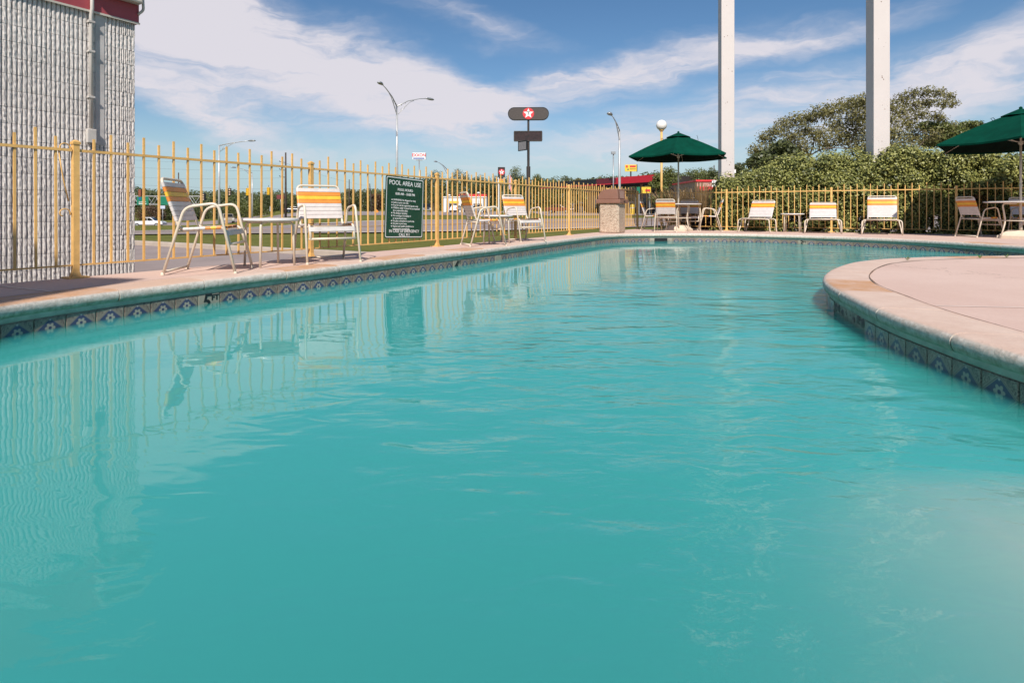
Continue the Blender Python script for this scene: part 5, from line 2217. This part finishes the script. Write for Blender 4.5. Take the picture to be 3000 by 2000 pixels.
    t = thing('sign_gantry', 'overhead steel truss carrying green highway signs', 'sign gantry', b, 0)
    x0, x1 = (330 - 470) * k, (590 - 470) * k
    zt, zb = at(0, 575, Y).z - b.z, at(0, 599, Y).z - b.z
    tr = MB()
    for yy in (-.7, .7):
        for z in (zt, zb):
            tr.tube([(x0, yy, z), (x1, yy, z)], .10, 6)
        n = 16
        for j in range(n):
            xa, xb = x0 + (x1 - x0) * j / n, x0 + (x1 - x0) * (j + 1) / n
            tr.tube([(xa, yy, zb if j % 2 else zt), (xb, yy, zt if j % 2 else zb)], .06, 5)
    tr.build('truss', M_ALU_POLE, t)
    for x in (x0, x1):
        MB().tube([(x, 0, -.3), (x, 0, zt + .3)], .25, 8).build('post', M_ALU_POLE, t, smooth=True)
    for px, w, tx in ((425, 34, 'Jackson'), (492, 44, 'T')):
        z1, z0 = at(0, 576, Y).z - b.z, at(0, 600.5, Y).z - b.z
        o = panel(t, 'highway_sign', M_HWY_GREEN, w * k, z1 - z0, .12, ((px - 470) * k, -.95, (z1 + z0) / 2))
        put_text(o, tx, 7 * k, M_SIGN_WHITE, ((px - 470) * k if tx != 'T' else (px - 487) * k, -1.04, z0 + 8.5 * k), 1.0)
        if tx != 'T':
            for sx in (-8, 5):
                MB().box(((px - 470 + sx) * k, -1.03, z1 - 6 * k), (6 * k, .02, 5.5 * k)).build('route_shield', M_BLUE, o)
            MB().box(((px - 470) * k, -1.03, z0 + 3 * k), (22 * k, .02, 1.6 * k)).build('direction_line', M_SIGN_WHITE, o)

    # small road signs
    for lab, px, py, w, h, Y, m in (('small pale blue road sign on a post by the pickup', 477, 607, 15, 9, 105, mat('pale_sign', (.50, .55, .66), .5)),
                                    ('small grey road sign back behind the first side table', 795, 612, 9, 14, 95, M_GREY_POLE),
                                    ('small dark red sign on a post beside the utility pole', 822, 577, 22, 12, 130, mat('maroon_sign', (.16, .03, .035), .5)),
                                    ('orange diamond work sign far behind the second chair', 1103, 620, 10, 10, 110, M_STRAP_O),
                                    ('small white sign box right of the first column', 2150, 502, 9, 10, 60, M_SIGN_WHITE),
                                    ('white sign panel at the left of the first column', 2094, 538, 18, 20, 55, M_SIGN_WHITE)):
        k = Y / FPX
        b = on_ground(px, Y)
        t = thing('road_sign', lab, 'road sign', b, 0, 'small road signs')
        z = at(0, py, Y).z - b.z
        o = panel(t, 'sign_face', m, w * k, h * k, .06, (0, -.08, z))
        if 'diamond' in lab:
            o.location.z = z
            o.data.transform(Matrix.Translation((0, 0, -z)))
            o.rotation_euler = (0, R(45), 0)
        MB().tube([(0, 0, 0), (0, 0, z + h * k * .5)], .05, 6).build('post', M_GREY_POLE, t, smooth=True)


def build_street():
    street_lamp('tall double arm street lamp left of the black pole sign', 1163, 312, 50, [(1120, 248, 46.5), (1251, 289, 53)], .10)
    street_lamp('street lamp with a long arm behind the nearest chair', 642, 427, 70, [(730, 413, 69)], .12)
    street_lamp('lower street lamp with arm to the left, right of the nearest chair', 739, 507, 110, [(690, 491, 108)], .12)
    street_lamp('pale street lamp right of the rules sign, arm to the left', 1310, 497, 100, [(1280, 474, 97)], .12)
    street_lamp('street lamp just right of the litter bin, arm up to the left', 1815, 384, 45, [(1791, 337, 42.5)], .095)
    # box floodlight pole
    Y = 90
    b = on_ground(1797, Y)
    t = thing('flood_light', 'thin dark pole with a box floodlight above the canopy', 'floodlight', b, 0)
    zt = at(0, 452, Y).z - b.z
    MB().tube([(0, 0, -.2), (0, 0, zt)], .09, 8).build('pole', M_GREY_POLE, t, smooth=True)
    MB().box((0, 0, zt + .2), (.62, .5, .38)).build('lamp_box', M_GREY_POLE, t)
    # globe lamp by the fence corner
    b = on_ground(1938, 20)
    t = thing('globe_lamp', 'white globe lamp on a yellow post behind the far umbrella', 'lamp', b, 0)
    zc = at(0, 367, 20).z - b.z
    MB().tube([(0, 0, 0), (0, 0, zc - .15)], .040, 12).build('post', M_YELLOW, t, smooth=True)
    MB().lathe([(.02, zc - .20), (.075, zc - .195), (.085, zc - .16), (.05, zc - .145)], 20).build('fitter', M_YELLOW, t, smooth='auto')
    pr = [(.181 * math.sin(math.pi * q / 16) + .0005, zc - .181 * math.cos(math.pi * q / 16)) for q in range(17)]
    MB().lathe(pr, 28).build('globe', M_GLOBE, t, smooth=True)
    MB().tube([(-.12, 0, zc - .62), (.02, 0, zc - .62)], .012, 6).build('arm_stub', M_YELLOW, t, smooth=True)

    # utility poles
    poles = []
    for lab, px, py, Y, lean in (('dark wooden utility pole left of the second chair', 837, 447, 75, 0), ('thin utility pole far behind the second chair', 1023, 526, 140, 0),
                                 ('leaning utility pole far left of the rules sign', 1083, 538, 135, .35), ('short dark pole top behind the nearest chair', 523, 506, 110, 0),
                                 ('distant utility pole left of the first column', 2092, 484, 120, 0)):
        b = on_ground(px, Y)
        t = thing('utility_pole', lab, 'utility pole', b, 0, 'utility poles')
        top = at(px, py, Y) - b
        MB().tube([(lean * 1.5, 0, -.3), top], [.16, .10], 8).build('pole', M_WOOD_POLE, t, smooth=True)
        if px in (837, 1083, 2092):
            for j, dz in enumerate((1.3, 2.3, 3.2)):
                mb = MB()
                mb.tube([top + Vector((0, 0, -dz)), top + Vector((-.75, -.1, -dz + .12))], .035, 5)
                mb.lathe([(.03, 0), (.06, .03), (.03, .06), (.06, .09), (.02, .12)], 8, top + Vector((-.75, -.1, -dz + .1)))
                mb.build('insulator_arm', M_BLACK, t)
        poles.append(t)

    # wires
    def wire(lab, p, q, sag, r=.02):
        r *= .5
        p, q = Vector(p), Vector(q)
        pts = []
        for j in range(17):
            f = j / 16
            v = p.lerp(q, f)
            v.z -= sag * 4 * f * (1 - f)
            pts.append(v)
        tag(MB().tube(pts, r, 5).build('overhead_wire', M_WIRE, smooth=True), lab, 'wire', 'overhead wires')
    P = at(837, 470, 75)
    wire('topmost overhead wire crossing the sky behind the left chairs', at(150, 452, 92), at(836, 479, 75), .4)
    wire('second overhead wire from the top behind the left chairs', at(150, 470, 92), at(836, 500, 75), .5)
    wire('third overhead wire behind the left chairs', at(150, 500, 92), at(836, 521, 75), .6)
    wire('span wire carrying the traffic signals', at(330, 537, 85), at(990, 553, 88), .35, .025)
    wire('low overhead wire behind the hanging signals', at(330, 560, 95), at(1020, 562, 110), .5, .02)
    wire('overhead wire running right from the utility pole', at(838, 479, 75), at(1083, 545, 135), .4)
    for j in range(3):
        wire(('upper', 'middle', 'lower')[j] + ' wire of three before the trees by the white column', at(1960, 512 + j * 9, 110), at(2094, 488 + j * 9, 120), .2, .025)

    # signals hanging on the span wire
    for lab, px, py, Y, m, face in (('traffic signal with lit face hanging behind the nearest chair', 673, 562, 86, M_BLACK, True), ('yellow traffic signal back, left of two', 726, 562, 86.5, M_AMBER, False),
                                    ('yellow traffic signal back, right of two', 787, 560, 87, M_AMBER, False), ('black traffic signal beside the nearest chair back', 598, 577, 92, M_BLACK, True),
                                    ('red brown traffic signal back above the green highway sign', 411, 566, 88, mat('signal_rust', (.30, .10, .05), .6), False)):
        k = Y / FPX
        p = at(px, py, Y)
        t = thing('traffic_signal', lab, 'traffic signal', p - Vector((0, 0, .55)), random.uniform(-15, 15), 'hanging traffic signals')
        MB().box((0, 0, .55), (.42, .34, 1.10)).build('housing', m, t, bevel=.04)
        MB().tube([(0, 0, 1.08), (0, 0, 1.45)], .025, 6).build('hanger', M_BLACK, t)
        for j in range(3):
            z = .20 + j * .35
            o = MB().lathe([(.13, 0), (.13, .02)], 14).build('lens', (mat('lens_pale', (.70, .50, .36), .4) if face else m), t)
            o.location = (0, -.175, z)
            o.rotation_euler = (R(90), 0, 0)
            MB().tube([(.15 * math.cos(R(180 - 20 * q)), -.26, z + .15 * math.sin(R(180 - 20 * q))) for q in range(10)], .03, 4).build('visor', M_BLACK if face else m, t)


# ------------------------------------------------------------------ far buildings
def build_buildings():
    # white filling station
    Y = 128.0
    k = Y / FPX
    b = on_ground(1355, Y)
    t = thing('filling_station', 'white filling station with yellow band and dark bays', 'building', b, 0)
    x0, x1 = (1297 - 1355) * k, (1424 - 1355) * k
    zt = at(0, 578, Y).z - b.z
    MB().box(((x0 + x1) / 2, 6, zt / 2), (x1 - x0, 9, zt)).build('wall', M_WALL_WHITE, t)
    MB().box(((x0 + x1) / 2, 6, zt + .1), (x1 - x0 + .4, 9.4, .2)).build('roof', M_WALL_WHITE, t)
    MB().box((x0 + 2.3, 1.46, zt - 1.05), (2.2, .08, .5)).build('yellow_band', M_SIGN_YELLOW, t)
    for x, w in ((x0 + 2.3, 2.0), (x0 + 5.0, 2.2), (x0 + 7.6, 1.8)):
        o = MB().box((x, 1.45, (zt - 1.4) / 2), (w, .1, zt - 1.4)).build('bay_opening', M_BLACK, t)
        MB().box((x, 1.38, (zt - 1.4) / 2), (.08, .06, zt - 1.4)).build('bay_mullion', M_WALL_WHITE, o)
    Y = 118.0
    k = Y / FPX
    b = on_ground(1390, Y)
    t = thing('station_canopy', 'flat station canopy with a red fascia and white edge', 'canopy', b, 0)
    x0, x1 = (1345 - 1390) * k, (1425 - 1390) * k
    z1, z0 = at(0, 569, Y).z - b.z, at(0, 576, Y).z - b.z
    MB().box(((x0 + x1) / 2, 2, (z0 + z1) / 2), (x1 - x0, 5, z1 - z0)).build('fascia', M_RED, t)
    MB().box(((x0 + x1) / 2, 2, z0 - .1), (x1 - x0 + .1, 5.1, .2)).build('white_edge', M_WALL_WHITE, t)
    for x in (x0 + .6, x1 - .6):
        MB().box((x, 2, (z0 - .2) / 2), (.25, .25, z0 - .2)).build('column', M_WALL_WHITE, t)
    for lab, px in (('round white shop lamp disc above the red station fascia', 1402), ('round white shop lamp disc left of the red station fascia', 1316)):
        bb = on_ground(px, 112)
        z = at(0, 566 if px > 1350 else 573, 112).z - bb.z
        tt = thing('lot_lamp', lab, 'lamp', bb, 0, 'lot lamps')
        MB().tube([(0, 0, 0), (0, 0, z)], .06, 6).build('pole', M_GREY_POLE, tt, smooth=True)
        MB().lathe([(.05, z - .1), (.3, z - .05), (.33, z + .1), (.2, z + .2), (.02, z + .24)], 14).build('lamp_head', M_SIGN_WHITE, tt, smooth=True)

    # long dark and red canopy
    pa, pb = at(1583, 540, 113), at(1920, 530, 85)
    ga = gz(pa.x, pa.y)
    t = thing('fuel_canopy', 'long fuel canopy with black and red fascia behind the fence', 'canopy', (0, 0, 0))
    za, zb = 4.75, 5.80
    d = Vector((pb.x - pa.x, pb.y - pa.y, 0))
    L = d.length
    d.normalize()
    nn = Vector((-d.y, d.x, 0))                 # away from the camera
    A = Vector((pa.x, pa.y, 0))

    def Q(s, q, z):
        p = A + d * s + nn * q
        return Vector((p.x, p.y, z))

    def slab(name, s0, s1, q0, q1, z0, z1, m, par=t):
        mb = MB()
        mb.prism([(s0, q0), (s1, q0), (s1, q1), (s0, q1)], z0, z1, lambda a, b_, z: Q(a, b_, z))
        return mb.build(name, m, par)
    slab('roof_deck', 0.02, L - .02, .02, 9, za, zb - .05, M_DARK_BROWN)
    slab('black_fascia', 0, L * .56, -.06, .02, za, zb, M_BLACK)
    slab('maroon_fascia', L * .56, L * .72, -.06, .02, za, zb, mat('maroon_fascia', (.13, .012, .02), .35))
    slab('red_fascia', L * .72, L, -.06, .02, za, zb, M_RED_ROOF)
    slab('red_stripe', 0, L, -.12, -.06, za, za + .16, M_RED_ROOF)
    for s in (3, 10, 17, 24, L - 2):
        p = Q(s, 4.5, 0)
        MB().box((p.x, p.y, (za + gz(p.x, p.y)) / 2), (.4, .4, za - gz(p.x, p.y))).build('column', M_WALL_TAN, t)
    # store under and behind it
    st = thing('fuel_store', 'dark fronted store behind the long canopy', 'building', (0, 0, 0))
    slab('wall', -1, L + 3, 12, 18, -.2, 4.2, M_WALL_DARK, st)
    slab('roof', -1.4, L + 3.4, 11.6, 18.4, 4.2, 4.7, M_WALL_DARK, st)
    for s in range(2, int(L), 4):
        o = slab('window', s, s + 3, 11.92, 11.99, .6, 2.8, M_GLASS_DARK, st)
        slab('window_frame', s - .1, s, 11.88, 11.99, .5, 2.9, M_GREY_POLE, o)
    sg_ = thing('store_sign', 'green and yellow store sign with red lettering band below the red fascia', 'sign', (0, 0, 0))
    Y = 84.0
    k = Y / FPX
    for px, w, m, nm in ((1870, 9, M_HWY_GREEN, 'green_panel'), (1893, 27, M_SIGN_YELLOW, 'yellow_panel')):
        z1, z0 = at(0, 548, Y).z, at(0, 566, Y).z
        MB().box(((px - 1500) * k, Y, (z0 + z1) / 2), (w * k, .15, z1 - z0)).build(nm, m, sg_)
    MB().box(((1897 - 1500) * k, Y - .1, at(0, 558, Y).z), (14 * k, .04, 6 * k)).build('red_band', M_RED, sg_)
    zz = at(0, 566, Y).z
    for px in (1872, 1903):
        MB().box(((px - 1500) * k, Y + .02, (zz + gz(19, Y)) / 2), (.12, .12, zz - gz(19, Y))).build('post', M_GREY_POLE, sg_)
    # fuel pumps, bollard
    for lab, s in (('fuel pump under the left part of the long canopy', 8), ('fuel pump under the middle of the long canopy', 15), ('fuel pump under the right part of the long canopy', 22)):
        p = Q(s, 4.0, 0)
        t2 = thing('fuel_pump', lab, 'fuel pump', (p.x, p.y, gz(p.x, p.y) + .05), 0, 'fuel pumps')
        MB().box((0, 0, 1.0), (.9, .55, 2.0)).build('cabinet', M_RED if s == 15 else M_WALL_WHITE, t2, bevel=.05)
        MB().box((0, -.285, 1.45), (.6, .03, .5)).build('display', M_BLACK, t2)
        MB().tube([(.47, 0, 1.6), (.62, 0, 1.1), (.60, 0, .4), (.47, 0, .5)], .03, 6).build('hose', M_BLACK, t2)
        MB().box((0, 0, .06), (1.6, 1.0, .14)).build('island', M_KERB, t2)
    b = on_ground(1853, 80)
    t2 = thing('bollard', 'short yellow bollard on the forecourt', 'bollard', b, 0)
    MB().lathe([(.28, 0), (.28, 1.35), (.2, 1.45), (.0, 1.5)], 12).build('bollard_body', M_SIGN_YELLOW, t2, smooth='auto')
    MB().lathe([(.30, .9), (.30, 1.0)], 12).build('bollard_band', M_WALL_WHITE, t2)

    # red roofed shop by the column
    Y = 62.0
    k = Y / FPX
    b = on_ground(2060, Y)
    t = thing('red_roof_shop', 'low shop with brick upper wall and red awning left of the first column', 'building', b, 0)
    x0, x1 = (2046 - 2060) * k, (2150 - 2060) * k
    zt = at(0, 531, Y).z - b.z
    MB().box(((x0 + x1) / 2, 5, zt / 2), (x1 - x0, 9, zt)).build('wall', M_WALL_TAN, t)
    MB().box(((x0 + x1) / 2, 5, zt + .08), (x1 - x0 + .3, 9.3, .18)).build('parapet', M_RED, t)
    za, zb = at(0, 556, Y).z - b.z, at(0, 546, Y).z - b.z
    MB().prism([(-.0, zb), (-1.1, za), (-1.1, za - .1), (0, za - .1)], x0, x1, lambda a, b_, d_: Vector((d_, .5 + a, b_))).build('awning', M_RED, t)
    MB().box(((x0 + x1) / 2, .45, (za - .2) / 2), (x1 - x0 - .2, .08, za - .2)).build('front_wall', M_WALL_WHITE, t)
    for j in range(2):
        o = MB().box((x0 + 1 + j * 1.4, .39, 1.1), (1.0, .06, 1.5)).build('window', M_GLASS_DARK, t)
        MB().box((x0 + 1 + j * 1.4, .35, 1.1), (.06, .04, 1.5)).build('mullion', M_WALL_WHITE, o)


# ------------------------------------------------------------------ vehicles
def make_car(label, base, az, m, kind='sedan', group='parked cars'):
    t = thing('pickup_truck' if kind == 'pickup' else 'parked_car', label, 'pickup' if kind == 'pickup' else 'car', base, az, group)
    # local +y forward; profile (y, z)
    if kind == 'pickup':
        L, W = 5.6, 1.95
        body = [(-2.8, .55), (-2.8, 1.12), (-.75, 1.14), (-.62, 1.18), (1.35, 1.18), (2.55, 1.06), (2.78, .86), (2.8, .48), (-2.75, .45)]
        cab = [(-.72, 1.14), (-.55, 1.80), (-.35, 1.87), (.55, 1.85), (1.38, 1.17)]
        wheels, wr = (-1.75, 1.72), .39
    elif kind == 'suv':
        L, W = 4.6, 1.85
        body = [(-2.3, .50), (-2.3, 1.05), (-2.2, 1.12), (1.2, 1.08), (2.1, .98), (2.28, .80), (2.3, .42), (-2.25, .42)]
        cab = [(-2.2, 1.10), (-2.0, 1.66), (-1.7, 1.74), (.35, 1.72), (1.2, 1.07)]
        wheels, wr = (-1.4, 1.40), .36
    else:
        L, W = 4.6, 1.78
        body = [(-2.3, .45), (-2.28, .92), (-1.6, 1.00), (1.0, .96), (2.0, .84), (2.28, .66), (2.3, .36), (-2.25, .34)]
        cab = [(-1.75, .98), (-1.05, 1.40), (-.5, 1.46), (.25, 1.44), (1.05, .95)]
        wheels, wr = (-1.38, 1.38), .32
    hx = W / 2
    MB().prism(body, -hx, hx, lambda a, b, d: Vector((d, a, b))).build('body', m, t, bevel=.07)
    MB().prism(cab, -hx * .86, hx * .86, lambda a, b, d: Vector((d, a, b))).build('cabin', m, t, bevel=.06)
    cy = sum(p[0] for p in cab) / len(cab)
    zmin, zmax = min(p[1] for p in cab), max(p[1] for p in cab)
    for sx in (-1, 1):
        q = [(cy + (a - cy) * .84, zmin + .04 + (b - zmin) * .82) for a, b in cab]
        o = MB().prism(q, sx * hx * .855, sx * (hx * .86 + .012), lambda a, b, d: Vector((d, a, b))).build('side_window', M_GLASS_DARK, t)
        MB().box((sx * (hx * .86 + .016), cy - .05, (zmin + zmax) / 2), (.012, .07, (zmax - zmin) * .9)).build('pillar', m, o)
    a, b = Vector((0, cab[-1][0], cab[-1][1])), Vector((0, cab[-2][0], cab[-2][1]))
    nrm = Vector((0, (b - a).z * -1, (b - a).y)).normalized() * -.014
    if nrm.y < 0:
        nrm = -nrm
    MB().add([a.lerp(b, .1) + Vector((-hx * .78, 0, 0)) + nrm, a.lerp(b, .1) + Vector((hx * .78, 0, 0)) + nrm, a.lerp(b, .9) + Vector((hx * .74, 0, 0)) + nrm, a.lerp(b, .9) + Vector((-hx * .74, 0, 0)) + nrm],
             [(0, 1, 2, 3)]).build('windscreen', M_GLASS_DARK, t)
    for wy in wheels:
        for sx in (-1, 1):
            wb = MB().lathe([(wr * .6, -.11), (wr * .96, -.11), (wr, -.08), (wr, .08), (wr * .96, .11), (wr * .6, .11)], 18)
            o = wb.build('wheel', M_TYRE, t, smooth='auto')
            o.location = (sx * (hx - .08), wy, wr)
            o.rotation_euler = (0, R(90), 0)
            h = MB().lathe([(.02, -.115), (wr * .6, -.112), (wr * .6, .112), (.02, .115)], 14).build('rim', M_GREY_POLE, o, smooth='auto')
    fy = max(p[0] for p in body)
    for sx in (-1, 1):
        MB().box((sx * hx * .72, fy - .03, .78), (.32, .1, .14)).build('headlight', M_SIGN_WHITE, t)
        MB().box((sx * hx * .80, -fy + .02, .85), (.2, .08, .2)).build('tail_light', M_RED, t)
    MB().box((0, fy, .50), (W * .96, .12, .16)).build('bumper', M_GREY_POLE, t)
    if kind == 'pickup':
        MB().box((0, -1.75, 1.1), (W * .80, 1.85, .12)).build('bed_liner', M_BLACK, t)
        for sx in (-1, 1):
            MB().box((sx * (hx + .006), .45, .95), (.012, .02, .6)).build('door_seam', M_BLACK, t)
    return t


def build_cars():
    def g(px, Y, dz=.05):
        p = on_ground(px, Y)
        p.z += dz
        return p
    make_car('white pickup truck on the side road beyond the fence', g(437, 112), 82, M_CAR_WHITE, 'pickup')
    make_car('tan jeep like car left of the low lamp pole', g(668, 105), 150, M_CAR_TAN, 'suv')
    make_car('dark car just left of the second chair', g(866, 135), 80, M_CAR_DARK, 'sedan')
    make_car('white car far behind the second chair arm', g(1089, 225), 85, M_CAR_WHITE, 'sedan')
    make_car('dark car right of the rules sign', g(1250, 118), 170, M_CAR_DARK, 'suv')
    make_car('white car nose on in front of the station bays', g(1337, 122), 12, M_CAR_WHITE, 'sedan')
    make_car('silver car beside the station canopy post', g(1402, 106), 70, M_CAR_GREY, 'sedan')
    make_car('dark red car under the canopy left of the bin', g(1640, 100), 110, mat('car_paint_maroon', (.14, .02, .025), .25, coat=.5), 'sedan')
    make_car('pale car just left of the litter bin', g(1706, 118), 75, M_CAR_TAN, 'suv')
    make_car('black car behind the chair beside the white column', g(2080, 48), 100, M_CAR_DARK, 'suv')


build_setting()
build_pool()
build_fences()
build_block_building()
build_columns()
build_furniture()
build_shrubs()
build_trees()
build_signs()
build_street()
build_buildings()
build_cars()
